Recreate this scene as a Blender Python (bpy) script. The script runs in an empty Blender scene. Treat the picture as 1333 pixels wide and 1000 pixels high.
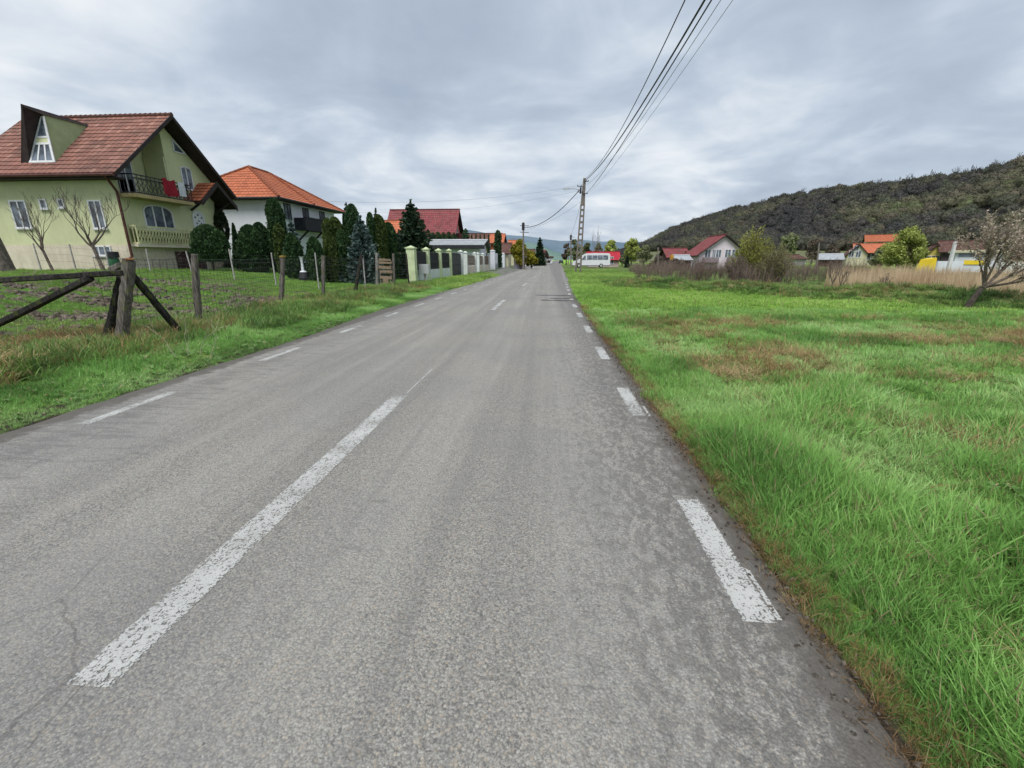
import bpy, math, random
import numpy as np
from mathutils import Vector, noise
R = math.radians
PI = math.pi
rnd = random.Random(7)
rng = np.random.default_rng(11)
S = bpy.context.scene
COL = S.collection

# ------------------------------------------------------------------ camera
F_PX, PITCH, EYE = 562.0, R(16.1), 1.6
YAW = math.atan2(712 - 666.5, F_PX / math.cos(PITCH))
cam = bpy.data.cameras.new('camera')
cam.sensor_width = 36.0
cam.lens = 36.0 * F_PX / 1333.0
cam.clip_start = 0.05
cam.clip_end = 12000
camo = bpy.data.objects.new('camera', cam)
COL.objects.link(camo)
camo.location = (0, 0, EYE)
camo.rotation_euler = (PI / 2 - PITCH, 0, YAW)
S.camera = camo

def ray(px, py):
    u = (px - 666.5) / F_PX; v = (500 - py) / F_PX
    cp, sp = math.cos(PITCH), math.sin(PITCH)
    d = (u, cp + v * sp, -sp + v * cp)
    c, s = math.cos(YAW), math.sin(YAW)
    return (c * d[0] - s * d[1], s * d[0] + c * d[1], d[2])
def at(px, py, Y):
    """world point a surveyed sight line reaches at distance Y down the road"""
    d = ray(px, py); t = Y / d[1]
    return Vector((d[0] * t, Y, EYE + d[2] * t))

# ------------------------------------------------------------------ terrain
def sm(a, b, x):
    t = min(1.0, max(0.0, (x - a) / (b - a)))
    return t * t * (3 - 2 * t)
def bend(y):
    """sideways drift of the road axis"""
    if y < 12: return 0.0
    if y < 22.8: return 0.0012 * (y - 12) ** 2
    return 0.14 + 0.026 * (y - 22.8)
def nz(x, y, s, o=0.0):
    return noise.noise(Vector((x * s + o, y * s - o, o * 1.7)))
def gz(x, y):
    xr = x - bend(y)
    z = -0.03
    # left garden rises towards the houses
    z += 0.98 * sm(-9.5, -20.5, x) * (1 - 0.6 * sm(60, 110, y))
    if xr < -5.3:
        k = sm(-5.3, -8.2, xr)
        z += 0.16 * k * (0.6 + nz(x, y, 0.5, 3)) * (1 - sm(-9.5, -13, x) * 0.5)
        if x < -9.3:
            z += 0.07 * nz(x, y, 1.6, 9) * sm(-9.3, -11, x) + 0.05 * nz(x, y, 4.1, 2) * sm(-9.3, -11, x)
    if xr > 1.35:
        k = sm(1.35, 3.2, xr)
        z += 0.05 * k * nz(x, y, 0.55, 5) + 0.03 * k * nz(x, y, 1.7, 6)
        d = x + y - 30.6
        if -2 < d < 9 and y < 70:
            f = sm(0, 2.2, d) * (1 - sm(3.2, 8, d)) * sm(3.2, 6.5, x)
            z += f * (0.42 + 0.28 * nz(x, y, 0.35, 8) + 0.16 * nz(x, y, 1.3, 4))
        z += 0.4 * sm(60, 130, y) * sm(10, 30, x)
    return z

# ------------------------------------------------------------------ materials
MATS = {}
def nodes_of(name):
    m = bpy.data.materials.new(name); m.use_nodes = True
    nt = m.node_tree; nt.nodes.clear()
    MATS[name] = m
    return m, nt
class N:
    """small shader graph writer"""
    def __init__(s, nt): s.nt = nt
    def n(s, t, **kw):
        x = s.nt.nodes.new(t)
        for k, v in kw.items(): setattr(x, k, v)
        return x
    def l(s, a, b): s.nt.links.new(a, b)
    def val(s, sock, v):
        if hasattr(v, 'is_linked') or isinstance(v, bpy.types.NodeSocket): s.l(v, sock)
        else:
            if isinstance(v, (tuple, list)) and len(v) == 3 and sock.type == 'RGBA': v = (*v, 1)
            sock.default_value = v
    def noise(s, vec, scale, detail=4, rough=0.55, dist=0.0):
        x = s.n('ShaderNodeTexNoise'); x.inputs['Scale'].default_value = scale
        x.inputs['Detail'].default_value = detail; x.inputs['Roughness'].default_value = rough
        x.inputs['Distortion'].default_value = dist
        if vec is not None: s.l(vec, x.inputs['Vector'])
        return x.outputs['Fac']
    def ramp(s, fac, stops, interp='LINEAR'):
        x = s.n('ShaderNodeValToRGB'); x.color_ramp.interpolation = interp
        e = x.color_ramp.elements
        while len(e) < len(stops): e.new(0.5)
        for i, (p, c) in enumerate(stops):
            e[i].position = p
            e[i].color = (c, c, c, 1) if isinstance(c, (int, float)) else (*c, 1)
        s.l(fac, x.inputs['Fac']); return x.outputs['Color']
    def mix(s, fac, a, b, mode='MIX'):
        x = s.n('ShaderNodeMix', data_type='RGBA', blend_type=mode)
        s.val(x.inputs[0], fac); s.val(x.inputs[6], a); s.val(x.inputs[7], b)
        return x.outputs[2]
    def math(s, op, a, b=0.0, c=0.0, clamp=False):
        x = s.n('ShaderNodeMath', operation=op, use_clamp=clamp)
        s.val(x.inputs[0], a); s.val(x.inputs[1], b); s.val(x.inputs[2], c)
        return x.outputs[0]
    def remap(s, v, a, b, c=0.0, d=1.0):
        x = s.n('ShaderNodeMapRange', interpolation_type='SMOOTHSTEP')
        s.val(x.inputs[0], v); x.inputs[1].default_value = a; x.inputs[2].default_value = b
        x.inputs[3].default_value = c; x.inputs[4].default_value = d
        return x.outputs[0]
    def obj(s): return s.n('ShaderNodeTexCoord').outputs['Object']
    def pos(s): return s.n('ShaderNodeNewGeometry').outputs['Position']
    def mapping(s, vec, scale=(1, 1, 1), rot=(0, 0, 0)):
        x = s.n('ShaderNodeMapping'); x.inputs['Scale'].default_value = scale; x.inputs['Rotation'].default_value = rot
        s.l(vec, x.inputs['Vector']); return x.outputs[0]
    def bump(s, h, strength=0.3, dist=0.02):
        x = s.n('ShaderNodeBump'); x.inputs['Strength'].default_value = strength; x.inputs['Distance'].default_value = dist
        s.l(h, x.inputs['Height']); return x.outputs[0]
    def out(s, col, rough=0.8, normal=None, metal=0.0, spec=0.3, alpha=None, trans=None):
        b = s.n('ShaderNodeBsdfPrincipled')
        s.val(b.inputs['Base Color'], col); s.val(b.inputs['Roughness'], rough)
        b.inputs['Metallic'].default_value = metal; b.inputs['Specular IOR Level'].default_value = spec
        if normal is not None: s.l(normal, b.inputs['Normal'])
        if alpha is not None: s.l(alpha, b.inputs['Alpha'])
        sh = b.outputs[0]
        if trans:
            t = s.n('ShaderNodeBsdfTranslucent'); s.val(t.inputs['Color'], col)
            mx = s.n('ShaderNodeMixShader'); mx.inputs[0].default_value = trans
            s.l(sh, mx.inputs[1]); s.l(t.outputs[0], mx.inputs[2]); sh = mx.outputs[0]
        o = s.n('ShaderNodeOutputMaterial'); s.l(sh, o.inputs[0])
        return b

def mat_plain(name, col, var=0.15, scale=3.0, rough=0.75, metal=0.0, spec=0.3, bump=0.15, streak=0.0):
    m, nt = nodes_of(name); g = N(nt); v = g.pos()
    n1 = g.noise(v, scale, 6, 0.65); n2 = g.noise(v, scale * 9, 3)
    dark = tuple(c * (1 - var * 1.6) for c in col); lite = tuple(min(1, c * (1 + var)) for c in col)
    c = g.mix(g.remap(n1, 0.3, 0.7), dark, lite)
    c = g.mix(g.math('MULTIPLY', n2, 0.25), c, tuple(x * 0.7 for x in col))
    if streak:
        s_ = g.noise(g.mapping(v, (3.5, 3.5, 0.35)), 2.5, 5, 0.6)
        c = g.mix(g.math('MULTIPLY', g.remap(s_, 0.45, 0.75), streak), c, tuple(x * 0.45 for x in col))
    g.out(c, rough, g.bump(n2, bump, 0.02), metal, spec)
    return m
def mat_leaf(name, cols, trans=0.25, scale=0.8, rough=0.6):
    """foliage: clumps of light and dark from noise, every leaf a little different"""
    m, nt = nodes_of(name); g = N(nt)
    geo = g.n('ShaderNodeNewGeometry')
    n1 = g.noise(geo.outputs['Position'], scale, 3)
    f = g.math('ADD', g.math('MULTIPLY', n1, 0.75), g.math('MULTIPLY', geo.outputs['Random Per Island'], 0.45))
    k = len(cols)
    c = g.ramp(f, [(0.3 + 0.55 * i / (k - 1), cols[i]) for i in range(k)])
    g.out(c, rough, trans=trans, spec=0.2)
    return m
def mat_blade(name, low, cols, trans=0.3, dead=0.05):
    """grass blades: 'h' runs up the blade, 'tint' is set per tuft"""
    m, nt = nodes_of(name); g = N(nt)
    h = g.n('ShaderNodeAttribute', attribute_name='h').outputs['Fac']
    t = g.n('ShaderNodeAttribute', attribute_name='tint', attribute_type='INSTANCER').outputs['Fac']
    r = g.n('ShaderNodeNewGeometry').outputs['Random Per Island']
    f = g.math('ADD', g.math('MULTIPLY', t, 0.75), g.math('MULTIPLY', r, 0.25))
    k = len(cols)
    c = g.ramp(f, [(0.05 + 0.9 * i / (k - 1), cols[i]) for i in range(k)])
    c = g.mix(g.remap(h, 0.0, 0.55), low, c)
    if dead: c = g.mix(g.math('GREATER_THAN', r, 1 - dead), c, g.mix(h, (0.16, 0.12, 0.06), (0.42, 0.35, 0.2)))
    g.out(c, 0.5, trans=trans, spec=0.25)
    return m
def mat_wood(name, a, b, moss=None):
    m, nt = nodes_of(name); g = N(nt); v = g.pos()
    w = g.noise(g.mapping(v, (14, 14, 1.6)), 2.2, 8, 0.7)
    c = g.mix(g.remap(w, 0.35, 0.65), a, b)
    n1 = g.noise(v, 7, 5)
    if moss:
        c = g.mix(g.math('MULTIPLY', g.remap(n1, 0.52, 0.68), 0.8), c, moss)
    g.out(c, 0.9, g.bump(w, 0.8, 0.02), spec=0.15)
    return m
def mat_tiles(name, cols, moss=(0.05, 0.045, 0.03), mossy=0.3):
    """clay tiles: UV cell = one tile"""
    m, nt = nodes_of(name); g = N(nt)
    uv = g.n('ShaderNodeUVMap').outputs[0]
    fl = g.n('ShaderNodeVectorMath', operation='FLOOR'); g.l(uv, fl.inputs[0])
    wn = g.n('ShaderNodeTexWhiteNoise', noise_dimensions='3D'); g.l(fl.outputs[0], wn.inputs[0])
    k = len(cols)
    c = g.ramp(wn.outputs['Value'], [(i / (k - 1), cols[i]) for i in range(k)])
    sx = g.n('ShaderNodeSeparateXYZ'); g.l(uv, sx.inputs[0])
    fu = g.math('FRACT', sx.outputs[0]); fv = g.math('FRACT', sx.outputs[1])
    seam = g.math('MAXIMUM', g.remap(fv, 0.16, 0.0), g.math('MULTIPLY', g.remap(g.math('ABSOLUTE', g.math('SUBTRACT', fu, 0.5)), 0.36, 0.5), 0.7))
    c = g.mix(g.math('MULTIPLY', seam, 0.65), c, tuple(x * 0.25 for x in cols[0]))
    n1 = g.noise(g.pos(), 0.9, 6, 0.65)
    n2 = g.noise(g.pos(), 4.5, 5, 0.65)
    c = g.mix(g.math('MULTIPLY', g.remap(n1, 0.45, 0.7), mossy), c, moss)
    c = g.mix(g.math('MULTIPLY', g.remap(n2, 0.55, 0.75), mossy), c, moss)
    g.out(c, 0.85, spec=0.2)
    return m
def mat_glass(name, col=(0.05, 0.06, 0.075)):
    m, nt = nodes_of(name); g = N(nt)
    n1 = g.noise(g.pos(), 1.7, 3)
    c = g.mix(g.remap(n1, 0.35, 0.65), col, tuple(min(1, x * 3.2 + 0.02) for x in col))
    g.out(c, 0.08, spec=0.6)
    return m

M_WIN = mat_plain('white_frame_paint', (0.72, 0.73, 0.74), 0.06, 4, 0.5)
M_GLASS = mat_glass('window_glass')
M_SILL = mat_plain('sill_paint', (0.6, 0.6, 0.6), 0.1)
M_GREENWALL = mat_plain('lime_render', (0.60, 0.62, 0.375), 0.07, 0.7, 0.9, bump=0.3, streak=0.14)
M_BEIGE = mat_plain('cream_plinth_render', (0.68, 0.61, 0.48), 0.1, 1.1, 0.9, bump=0.4, streak=0.3)
M_STONE = mat_plain('plinth_stone', (0.38, 0.32, 0.22), 0.35, 4.0, 0.9, bump=0.6)
M_BROWN = mat_plain('dark_brown_wood', (0.035, 0.024, 0.022), 0.3, 3, 0.7)
M_BROWN2 = mat_plain('red_brown_pipe_paint', (0.10, 0.035, 0.028), 0.3, 5, 0.45)
M_RUST = mat_plain('rust', (0.30, 0.13, 0.05), 0.4, 12, 0.8)
M_TILE_OLD = mat_tiles('weathered_clay_tiles', [(0.20, 0.095, 0.075), (0.30, 0.14, 0.105), (0.25, 0.12, 0.095), (0.36, 0.19, 0.145)], (0.07, 0.055, 0.045), mossy=0.5)
M_TILE_OR = mat_tiles('orange_clay_tiles', [(0.40, 0.125, 0.065), (0.50, 0.16, 0.08), (0.44, 0.145, 0.075)], (0.12, 0.06, 0.04), mossy=0.25)
M_TILE_RED = mat_tiles('dark_red_tiles', [(0.21, 0.06, 0.065), (0.28, 0.075, 0.08), (0.24, 0.09, 0.09)], mossy=0.4)
M_TILE_BR = mat_tiles('brown_tiles', [(0.118, 0.059, 0.053), (0.153, 0.071, 0.059), (0.189, 0.118, 0.094)], mossy=0.4)
M_TILE_BRIGHT = mat_tiles('bright_orange_tiles', [(0.52, 0.16, 0.085), (0.6, 0.19, 0.10), (0.5, 0.18, 0.10)], (0.2, 0.1, 0.07), mossy=0.2)
M_WHITE = mat_plain('white_render', (0.684, 0.708, 0.755), 0.05, 0.6, 0.9, bump=0.25, streak=0.14)
M_PINKW = mat_plain('lilac_white_render', (0.708, 0.625, 0.673), 0.06, 0.6, 0.9, streak=0.15)
M_SALMON = mat_plain('salmon_render', (0.50, 0.17, 0.14), 0.1, 0.8, 0.9)
M_CREAMW = mat_plain('cream_render', (0.58, 0.54, 0.38), 0.08, 0.8, 0.9, streak=0.15)
M_YELLOWW = mat_plain('yellow_render', (0.60, 0.50, 0.14), 0.08, 0.8, 0.9)
M_BRIGHTY = mat_plain('bright_yellow_sheet', (0.80, 0.58, 0.03), 0.06, 0.8, 0.6)
M_LILACWALL = mat_plain('lilac_grey_wall', (0.34, 0.32, 0.38), 0.15, 0.8, 0.9)
M_GREYMETAL = mat_plain('grey_roof_sheet', (0.42, 0.44, 0.46), 0.1, 1.2, 0.45)
M_DARKMETAL = mat_plain('dark_painted_metal', (0.03, 0.03, 0.036), 0.3, 5, 0.5)
M_NAVY = mat_plain('dark_balcony_boards', (0.022, 0.022, 0.03), 0.3, 4, 0.7)
M_PALEGREEN = mat_plain('pale_green_pillar_paint', (0.58, 0.66, 0.40), 0.12, 2.2, 0.85, streak=0.3)
M_PALEWHITE = mat_plain('pale_panel_paint', (0.66, 0.70, 0.67), 0.1, 2, 0.85, streak=0.3)
M_GREYBOX = mat_plain('grey_box_paint', (0.50, 0.52, 0.52), 0.05, 2, 0.6)
M_WOODPANEL = mat_wood('brown_fence_boards', (0.13, 0.085, 0.06), (0.22, 0.16, 0.12))
M_OLDWOOD = mat_wood('grey_weathered_wood', (0.06, 0.052, 0.046), (0.21, 0.19, 0.17), (0.14, 0.14, 0.07))
M_OLDWOOD2 = mat_wood('pale_weathered_wood', (0.12, 0.11, 0.10), (0.33, 0.31, 0.28))
M_DARKWOOD = mat_wood('dark_wet_timber', (0.012, 0.011, 0.011), (0.055, 0.05, 0.047), (0.06, 0.075, 0.02))
M_PLANK = mat_wood('tan_planks', (0.210, 0.150, 0.101), (0.315, 0.240, 0.172))
M_CONCRETE = mat_plain('pole_concrete', (0.20, 0.175, 0.155), 0.2, 3, 0.9, bump=0.4, streak=0.35)
M_PALECONC = mat_plain('pale_post_concrete', (0.42, 0.40, 0.38), 0.2, 5, 0.9, streak=0.3)
M_WIRE = mat_plain('galvanised_wire', (0.07, 0.07, 0.07), 0.2, 5, 0.5, metal=0.5)
M_CABLE = mat_plain('black_cable', (0.022, 0.023, 0.026), 0.1, 5, 0.5)
M_CABLETHIN = mat_plain('grey_cable', (0.26, 0.28, 0.32), 0.1, 5, 0.5)
M_PORC = mat_plain('insulator_porcelain', (0.15, 0.09, 0.07), 0.2, 5, 0.3)
M_BARK = mat_plain('dark_bark', (0.085, 0.07, 0.058), 0.4, 12, 0.95, bump=0.8)
M_BARK2 = mat_plain('grey_twig_bark', (0.17, 0.135, 0.11), 0.35, 12, 0.95, bump=0.8)
M_TRUNKBIG = mat_plain('rough_trunk_bark', (0.17, 0.145, 0.12), 0.4, 9, 0.95, bump=1.0)
M_THUJA = mat_leaf('thuja_green', [(0.013, 0.034, 0.015), (0.031, 0.071, 0.027), (0.062, 0.118, 0.038)], 0.1, 2.5)
M_THUJA2 = mat_leaf('olive_thuja', [(0.022, 0.040, 0.014), (0.058, 0.088, 0.023), (0.110, 0.145, 0.035)], 0.1, 2.5)
M_SPRUCE = mat_leaf('spruce_green', [(0.011, 0.027, 0.020), (0.031, 0.061, 0.035), (0.074, 0.105, 0.051)], 0.1, 1.5)
M_BLUESPR = mat_leaf('blue_spruce_green', [(0.034, 0.060, 0.051), (0.080, 0.128, 0.115), (0.155, 0.216, 0.201)], 0.1, 1.5)
M_IVY = mat_leaf('ivy_green', [(0.009, 0.014, 0.009), (0.023, 0.035, 0.014), (0.051, 0.058, 0.023)], 0.1, 2.5)
M_WILLOW = mat_leaf('willow_leaf', [(0.136, 0.143, 0.033), (0.272, 0.285, 0.060), (0.416, 0.435, 0.112)], 0.35, 0.9)
M_WILLOW2 = mat_leaf('olive_willow_leaf', [(0.11, 0.10, 0.05), (0.20, 0.19, 0.085), (0.30, 0.29, 0.13)], 0.3, 0.9)
M_SPRING = mat_leaf('spring_leaf', [(0.162, 0.186, 0.055), (0.325, 0.380, 0.099), (0.487, 0.544, 0.152)], 0.3, 0.5)
M_SPRING2 = mat_leaf('grey_spring_leaf', [(0.104, 0.120, 0.070), (0.209, 0.239, 0.120), (0.325, 0.336, 0.186)], 0.3, 0.5)
M_FORSY = mat_leaf('yellow_bloom', [(0.12, 0.13, 0.02), (0.26, 0.25, 0.03), (0.38, 0.33, 0.04)], 0.3, 0.9)
M_BLOSSOM = mat_leaf('pale_blossom', [(0.221, 0.176, 0.125), (0.391, 0.320, 0.250), (0.578, 0.488, 0.406)], 0.35, 2.0)
M_TWIGHAZE = mat_leaf('brown_twigs', [(0.065, 0.051, 0.041), (0.123, 0.094, 0.072), (0.189, 0.152, 0.123)], 0.1, 0.6)

# ------------------------------------------------------------------ mesh builder
WL = {}
def wloc(o):
    return WL.get(o.name, Vector((0, 0, 0))) if o else Vector((0, 0, 0))
def tag(o, label=None, cat=None, group=None, kind=None):
    if label: o['label'] = label
    if cat: o['category'] = cat
    if group: o['group'] = group
    if kind: o['kind'] = kind
    return o
def empty(name, loc, label, cat, group=None):
    o = bpy.data.objects.new(name, None); COL.objects.link(o)
    o.location = loc; o.empty_display_size = 0.3
    WL[o.name] = Vector(loc)
    return tag(o, label, cat, group)
def link_mesh(name, me, mat, parent=None):
    o = bpy.data.objects.new(name, me)
    if mat: me.materials.append(mat)
    COL.objects.link(o)
    if parent: o.parent = parent
    WL[o.name] = wloc(parent)
    return o
def np_mesh(name, V, Fq, mat, parent=None, attrs=None, link=True, smooth=False):
    """V (n,3); Fq list of (k, array(m,k)) """
    me = bpy.data.meshes.new(name)
    V = np.asarray(V, dtype=np.float64)
    if parent: V = V - np.array(wloc(parent))
    if isinstance(Fq, np.ndarray): Fq = [Fq]
    loops = np.concatenate([f.ravel() for f in Fq]).astype(np.int32)
    tot = np.concatenate([np.full(len(f), f.shape[1], dtype=np.int32) for f in Fq])
    st = np.concatenate([[0], np.cumsum(tot)[:-1]]).astype(np.int32)
    me.vertices.add(len(V)); me.vertices.foreach_set('co', V.astype(np.float32).ravel())
    me.loops.add(len(loops)); me.loops.foreach_set('vertex_index', loops)
    me.polygons.add(len(tot)); me.polygons.foreach_set('loop_start', st); me.polygons.foreach_set('loop_total', tot)
    if smooth: me.polygons.foreach_set('use_smooth', np.ones(len(tot), dtype=bool))
    for k, a in (attrs or {}).items():
        at_ = me.attributes.new(k, 'FLOAT', 'POINT'); at_.data.foreach_set('value', a.astype(np.float32))
    me.update(calc_edges=True)
    if not link:
        if mat: me.materials.append(mat)
        return me
    return link_mesh(name, me, mat, parent)

class MB:
    def __init__(s): s.v = []; s.f = []; s.uv = []; s.sm = False
    def face(s, pts, uv=None):
        i = len(s.v); s.v += [tuple(p) for p in pts]; s.f.append(tuple(range(i, i + len(pts))))
        s.uv.append(uv or [(0, 0)] * len(pts)); return s
    def poly(s, vs, fs):
        i = len(s.v); s.v += [tuple(p) for p in vs]
        for f in fs: s.f.append(tuple(i + k for k in f)); s.uv.append([(0, 0)] * len(f))
        return s
    def box(s, a, b):
        x0, y0, z0 = (min(a[i], b[i]) for i in range(3)); x1, y1, z1 = (max(a[i], b[i]) for i in range(3))
        return s.poly([(x0, y0, z0), (x1, y0, z0), (x1, y1, z0), (x0, y1, z0), (x0, y0, z1), (x1, y0, z1), (x1, y1, z1), (x0, y1, z1)],
                      [(0, 3, 2, 1), (4, 5, 6, 7), (0, 1, 5, 4), (1, 2, 6, 5), (2, 3, 7, 6), (3, 0, 4, 7)])
    def bar(s, a, b, w, h=None, w2=None, jitter=0):
        """squared timber from a to b"""
        a = Vector(a); b = Vector(b); h = h or w; d = (b - a).normalized()
        up = Vector((0, 0, 1)) if abs(d.z) < 0.9 else Vector((0, 1, 0))
        x = d.cross(up).normalized(); y = x.cross(d).normalized()
        k = (w2 or w) / w
        vs = []
        for p, q in ((a, 1), (b, k)):
            for sx, sy in ((-1, -1), (1, -1), (1, 1), (-1, 1)):
                vs.append(p + x * sx * w / 2 * q + y * sy * h / 2 * q)
        return s.poly(vs, [(0, 1, 2, 3), (7, 6, 5, 4), (0, 4, 5, 1), (1, 5, 6, 2), (2, 6, 7, 3), (3, 7, 4, 0)])
    def rough_bar(s, a, b, w, h, seed=0, segs=10, jit=0.12):
        """old timber: bar with knocked edges and a slight bow"""
        a = Vector(a); b = Vector(b); d = (b - a).normalized()
        up = Vector((0, 0, 1)) if abs(d.z) < 0.9 else Vector((0, 1, 0))
        x = d.cross(up).normalized(); y = x.cross(d).normalized()
        r = random.Random(seed); ring = 8; vs = []; fs = []
        prof = [(-1, -.7), (-.7, -1), (.7, -1), (1, -.7), (1, .7), (.7, 1), (-.7, 1), (-1, .7)]
        bow = r.uniform(-.4, .4)
        for i in range(segs + 1):
            t = i / segs; p = a.lerp(b, t) + x * math.sin(t * PI) * bow * w * 0.3
            for (sx, sy) in prof:
                k = 1 + r.uniform(-jit, jit)
                vs.append(p + x * sx * w / 2 * k + y * sy * h / 2 * k)
        for i in range(segs):
            for j in range(ring):
                fs.append((i * ring + j, i * ring + (j + 1) % ring, (i + 1) * ring + (j + 1) % ring, (i + 1) * ring + j))
        fs.append(tuple(range(ring - 1, -1, -1))); fs.append(tuple(segs * ring + j for j in range(ring)))
        return s.poly(vs, fs)
    def tube(s, pts, rad, n=6, cap=True):
        pts = [Vector(p) for p in pts]
        rad = [rad] * len(pts) if isinstance(rad, (int, float)) else rad
        vs = []; fs = []
        px = None
        for i, p in enumerate(pts):
            d = (pts[min(i + 1, len(pts) - 1)] - pts[max(i - 1, 0)])
            d = d.normalized() if d.length > 1e-9 else Vector((0, 0, 1))
            if px is None:
                up = Vector((0, 0, 1)) if abs(d.z) < 0.9 else Vector((0, 1, 0))
                px = d.cross(up).normalized()
            px = (px - d * px.dot(d)).normalized(); y = d.cross(px)
            for j in range(n):
                a = 2 * PI * j / n
                vs.append(p + (px * math.cos(a) + y * math.sin(a)) * rad[i])
        for i in range(len(pts) - 1):
            for j in range(n):
                fs.append((i * n + j, i * n + (j + 1) % n, (i + 1) * n + (j + 1) % n, (i + 1) * n + j))
        if cap:
            fs.append(tuple(range(n - 1, -1, -1))); fs.append(tuple((len(pts) - 1) * n + j for j in range(n)))
        return s.poly(vs, fs)
    def tiles(s, BL, BR, TR, TL, tw=0.3, tl=0.36, lift=0.035, wave=0.025):
        """overlapping pantile rows over the quad BL BR TR TL"""
        BL, BR, TR, TL = map(Vector, (BL, BR, TR, TL))
        n = (BR - BL).cross(TL - BL)
        if n.length < 1e-6: n = (BR - BL).cross(TR - BL)
        n.normalize()
        if n.z < 0: n = -n
        e = (BR - BL).normalized()
        H = ((TL - BL) - e * (TL - BL).dot(e)).length
        rows = max(1, round(H / tl)); uo = BL.dot(e)
        for r in range(rows):
            t0 = r / rows; t1 = min(1, (r + 1.12) / rows)
            a0 = BL.lerp(TL, t0); b0 = BR.lerp(TR, t0); a1 = BL.lerp(TL, t1); b1 = BR.lerp(TR, t1)
            L = (b0 - a0).length
            m = max(1, round(L / tw * 4))
            i0 = len(s.v)
            for j in range(m + 1):
                q = j / m
                p0 = a0.lerp(b0, q); p1 = a1.lerp(b1, q)
                w0 = wave * (0.5 + 0.5 * math.cos(2 * PI * (p0.dot(e) - uo) / tw))
                w1 = wave * (0.5 + 0.5 * math.cos(2 * PI * (p1.dot(e) - uo) / tw))
                s.v.append(tuple(p0)); s.v.append(tuple(p0 + n * (lift + w0))); s.v.append(tuple(p1 + n * (0.004 + w1)))
            for j in range(m):
                k = i0 + j * 3
                u0 = (a0.lerp(b0, j / m).dot(e) - uo) / tw; u1 = (a0.lerp(b0, (j + 1) / m).dot(e) - uo) / tw
                s.f.append((k, k + 3, k + 4, k + 1)); s.uv.append([(u0, r + .01), (u1, r + .01), (u1, r + .02), (u0, r + .02)])
                s.f.append((k + 1, k + 4, k + 5, k + 2)); s.uv.append([(u0, r + .02), (u1, r + .02), (u1, r + .98), (u0, r + .98)])
        return s
    def build(s, name, mat, parent=None, smooth=False):
        me = bpy.data.meshes.new(name)
        o = wloc(parent)
        me.from_pydata([(x - o.x, y - o.y, z - o.z) for x, y, z in s.v], [], s.f)
        uvl = me.uv_layers.new(name='UVMap')
        flat = [c for f in s.uv for p in f for c in p]
        uvl.data.foreach_set('uv', flat)
        if smooth: me.polygons.foreach_set('use_smooth', [True] * len(me.polygons))
        me.update()
        return link_mesh(name, me, mat, parent)
def struct(name, mb_or_o, mat=None):
    o = mb_or_o.build(name, mat) if isinstance(mb_or_o, MB) else mb_or_o
    return tag(o, kind='structure')

def dup(root, loc=None, rotz=None, scale=None, label=None):
    r = root.copy(); COL.objects.link(r)
    if loc is not None: r.location = loc
    if rotz is not None: r.rotation_euler = (0, 0, rotz)
    if scale is not None: r.scale = scale if isinstance(scale, tuple) else (scale,) * 3
    if label: r['label'] = label
    for ch in list(root.children):
        c = ch.copy(); COL.objects.link(c); c.parent = r
        for g_ in list(ch.children):
            d = g_.copy(); COL.objects.link(d); d.parent = c
    return r

# ------------------------------------------------------------------ windows on axis aligned faces
def fr(face, c):
    """local frame: u along wall, v up, n outwards"""
    if face == 'x+': return lambda u, v, n: (c + n, u, v)
    if face == 'x-': return lambda u, v, n: (c - n, u, v)
    if face == 'y-': return lambda u, v, n: (u, c - n, v)
    return lambda u, v, n: (u, c + n, v)
def window(parent, face, c, u, v, w, h, panes=2, arch=0.0, fw=0.07, sill=True, name='window', fm=None, gm=None):
    P = fr(face, c); m = MB()
    def bx(a, b, d0, d1, mm): mm.box(P(a[0], a[1], d0), P(b[0], b[1], d1))
    u1, v1 = u + w, v + h
    bx((u, v), (u + fw, v1 - arch), 0.002, 0.06, m); bx((u1 - fw, v), (u1, v1 - arch), 0.002, 0.06, m)
    bx((u + fw, v), (u1 - fw, v + fw), 0.002, 0.06, m)
    if not arch: bx((u + fw, v1 - fw), (u1 - fw, v1), 0.002, 0.06, m)
    else:
        k = 8
        for i in range(k):
            a0 = PI * i / k; a1 = PI * (i + 1) / k
            o0 = (u + w / 2 + math.cos(a0) * w / 2, v1 - arch + math.sin(a0) * arch); o1 = (u + w / 2 + math.cos(a1) * w / 2, v1 - arch + math.sin(a1) * arch)
            q = 1 - 2 * fw / w; q2 = 1 - fw / arch
            i0 = (u + w / 2 + math.cos(a0) * w / 2 * q, v1 - arch + math.sin(a0) * arch * q2); i1 = (u + w / 2 + math.cos(a1) * w / 2 * q, v1 - arch + math.sin(a1) * arch * q2)
            m.poly([P(*o0, .06), P(*o1, .06), P(*i1, .06), P(*i0, .06), P(*o0, .002), P(*o1, .002), P(*i1, .002), P(*i0, .002)],
                   [(0, 1, 2, 3), (0, 4, 5, 1), (3, 2, 6, 7)])
    for i in range(1, panes):
        x = u + w * i / panes
        bx((x - .035, v + fw), (x + .035, v1 - (fw if not arch else arch * 0.15)), 0.004, 0.055, m)
    o = m.build(name, fm or M_WIN, parent)
    g = MB()
    if not arch: bx((u + fw * .9, v + fw * .9), (u1 - fw * .9, v1 - fw * .9), 0.003, 0.02, g)
    else:
        pts = [(u + fw * .9, v + fw * .9), (u1 - fw * .9, v + fw * .9)]
        for i in range(9):
            a0 = PI * i / 8; pts.append((u + w / 2 + math.cos(a0) * (w / 2 - fw * .9), v1 - arch + math.sin(a0) * (arch - fw * .9)))
        g.face([P(a, b, .02) for a, b in pts])
    g.build('pane', gm or M_GLASS, o)
    if sill:
        z = MB(); bx((u - .05, v - .06), (u1 + .05, v - .004), 0.001, 0.11, z); z.build('sill', M_SILL, o)
    return o
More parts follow.
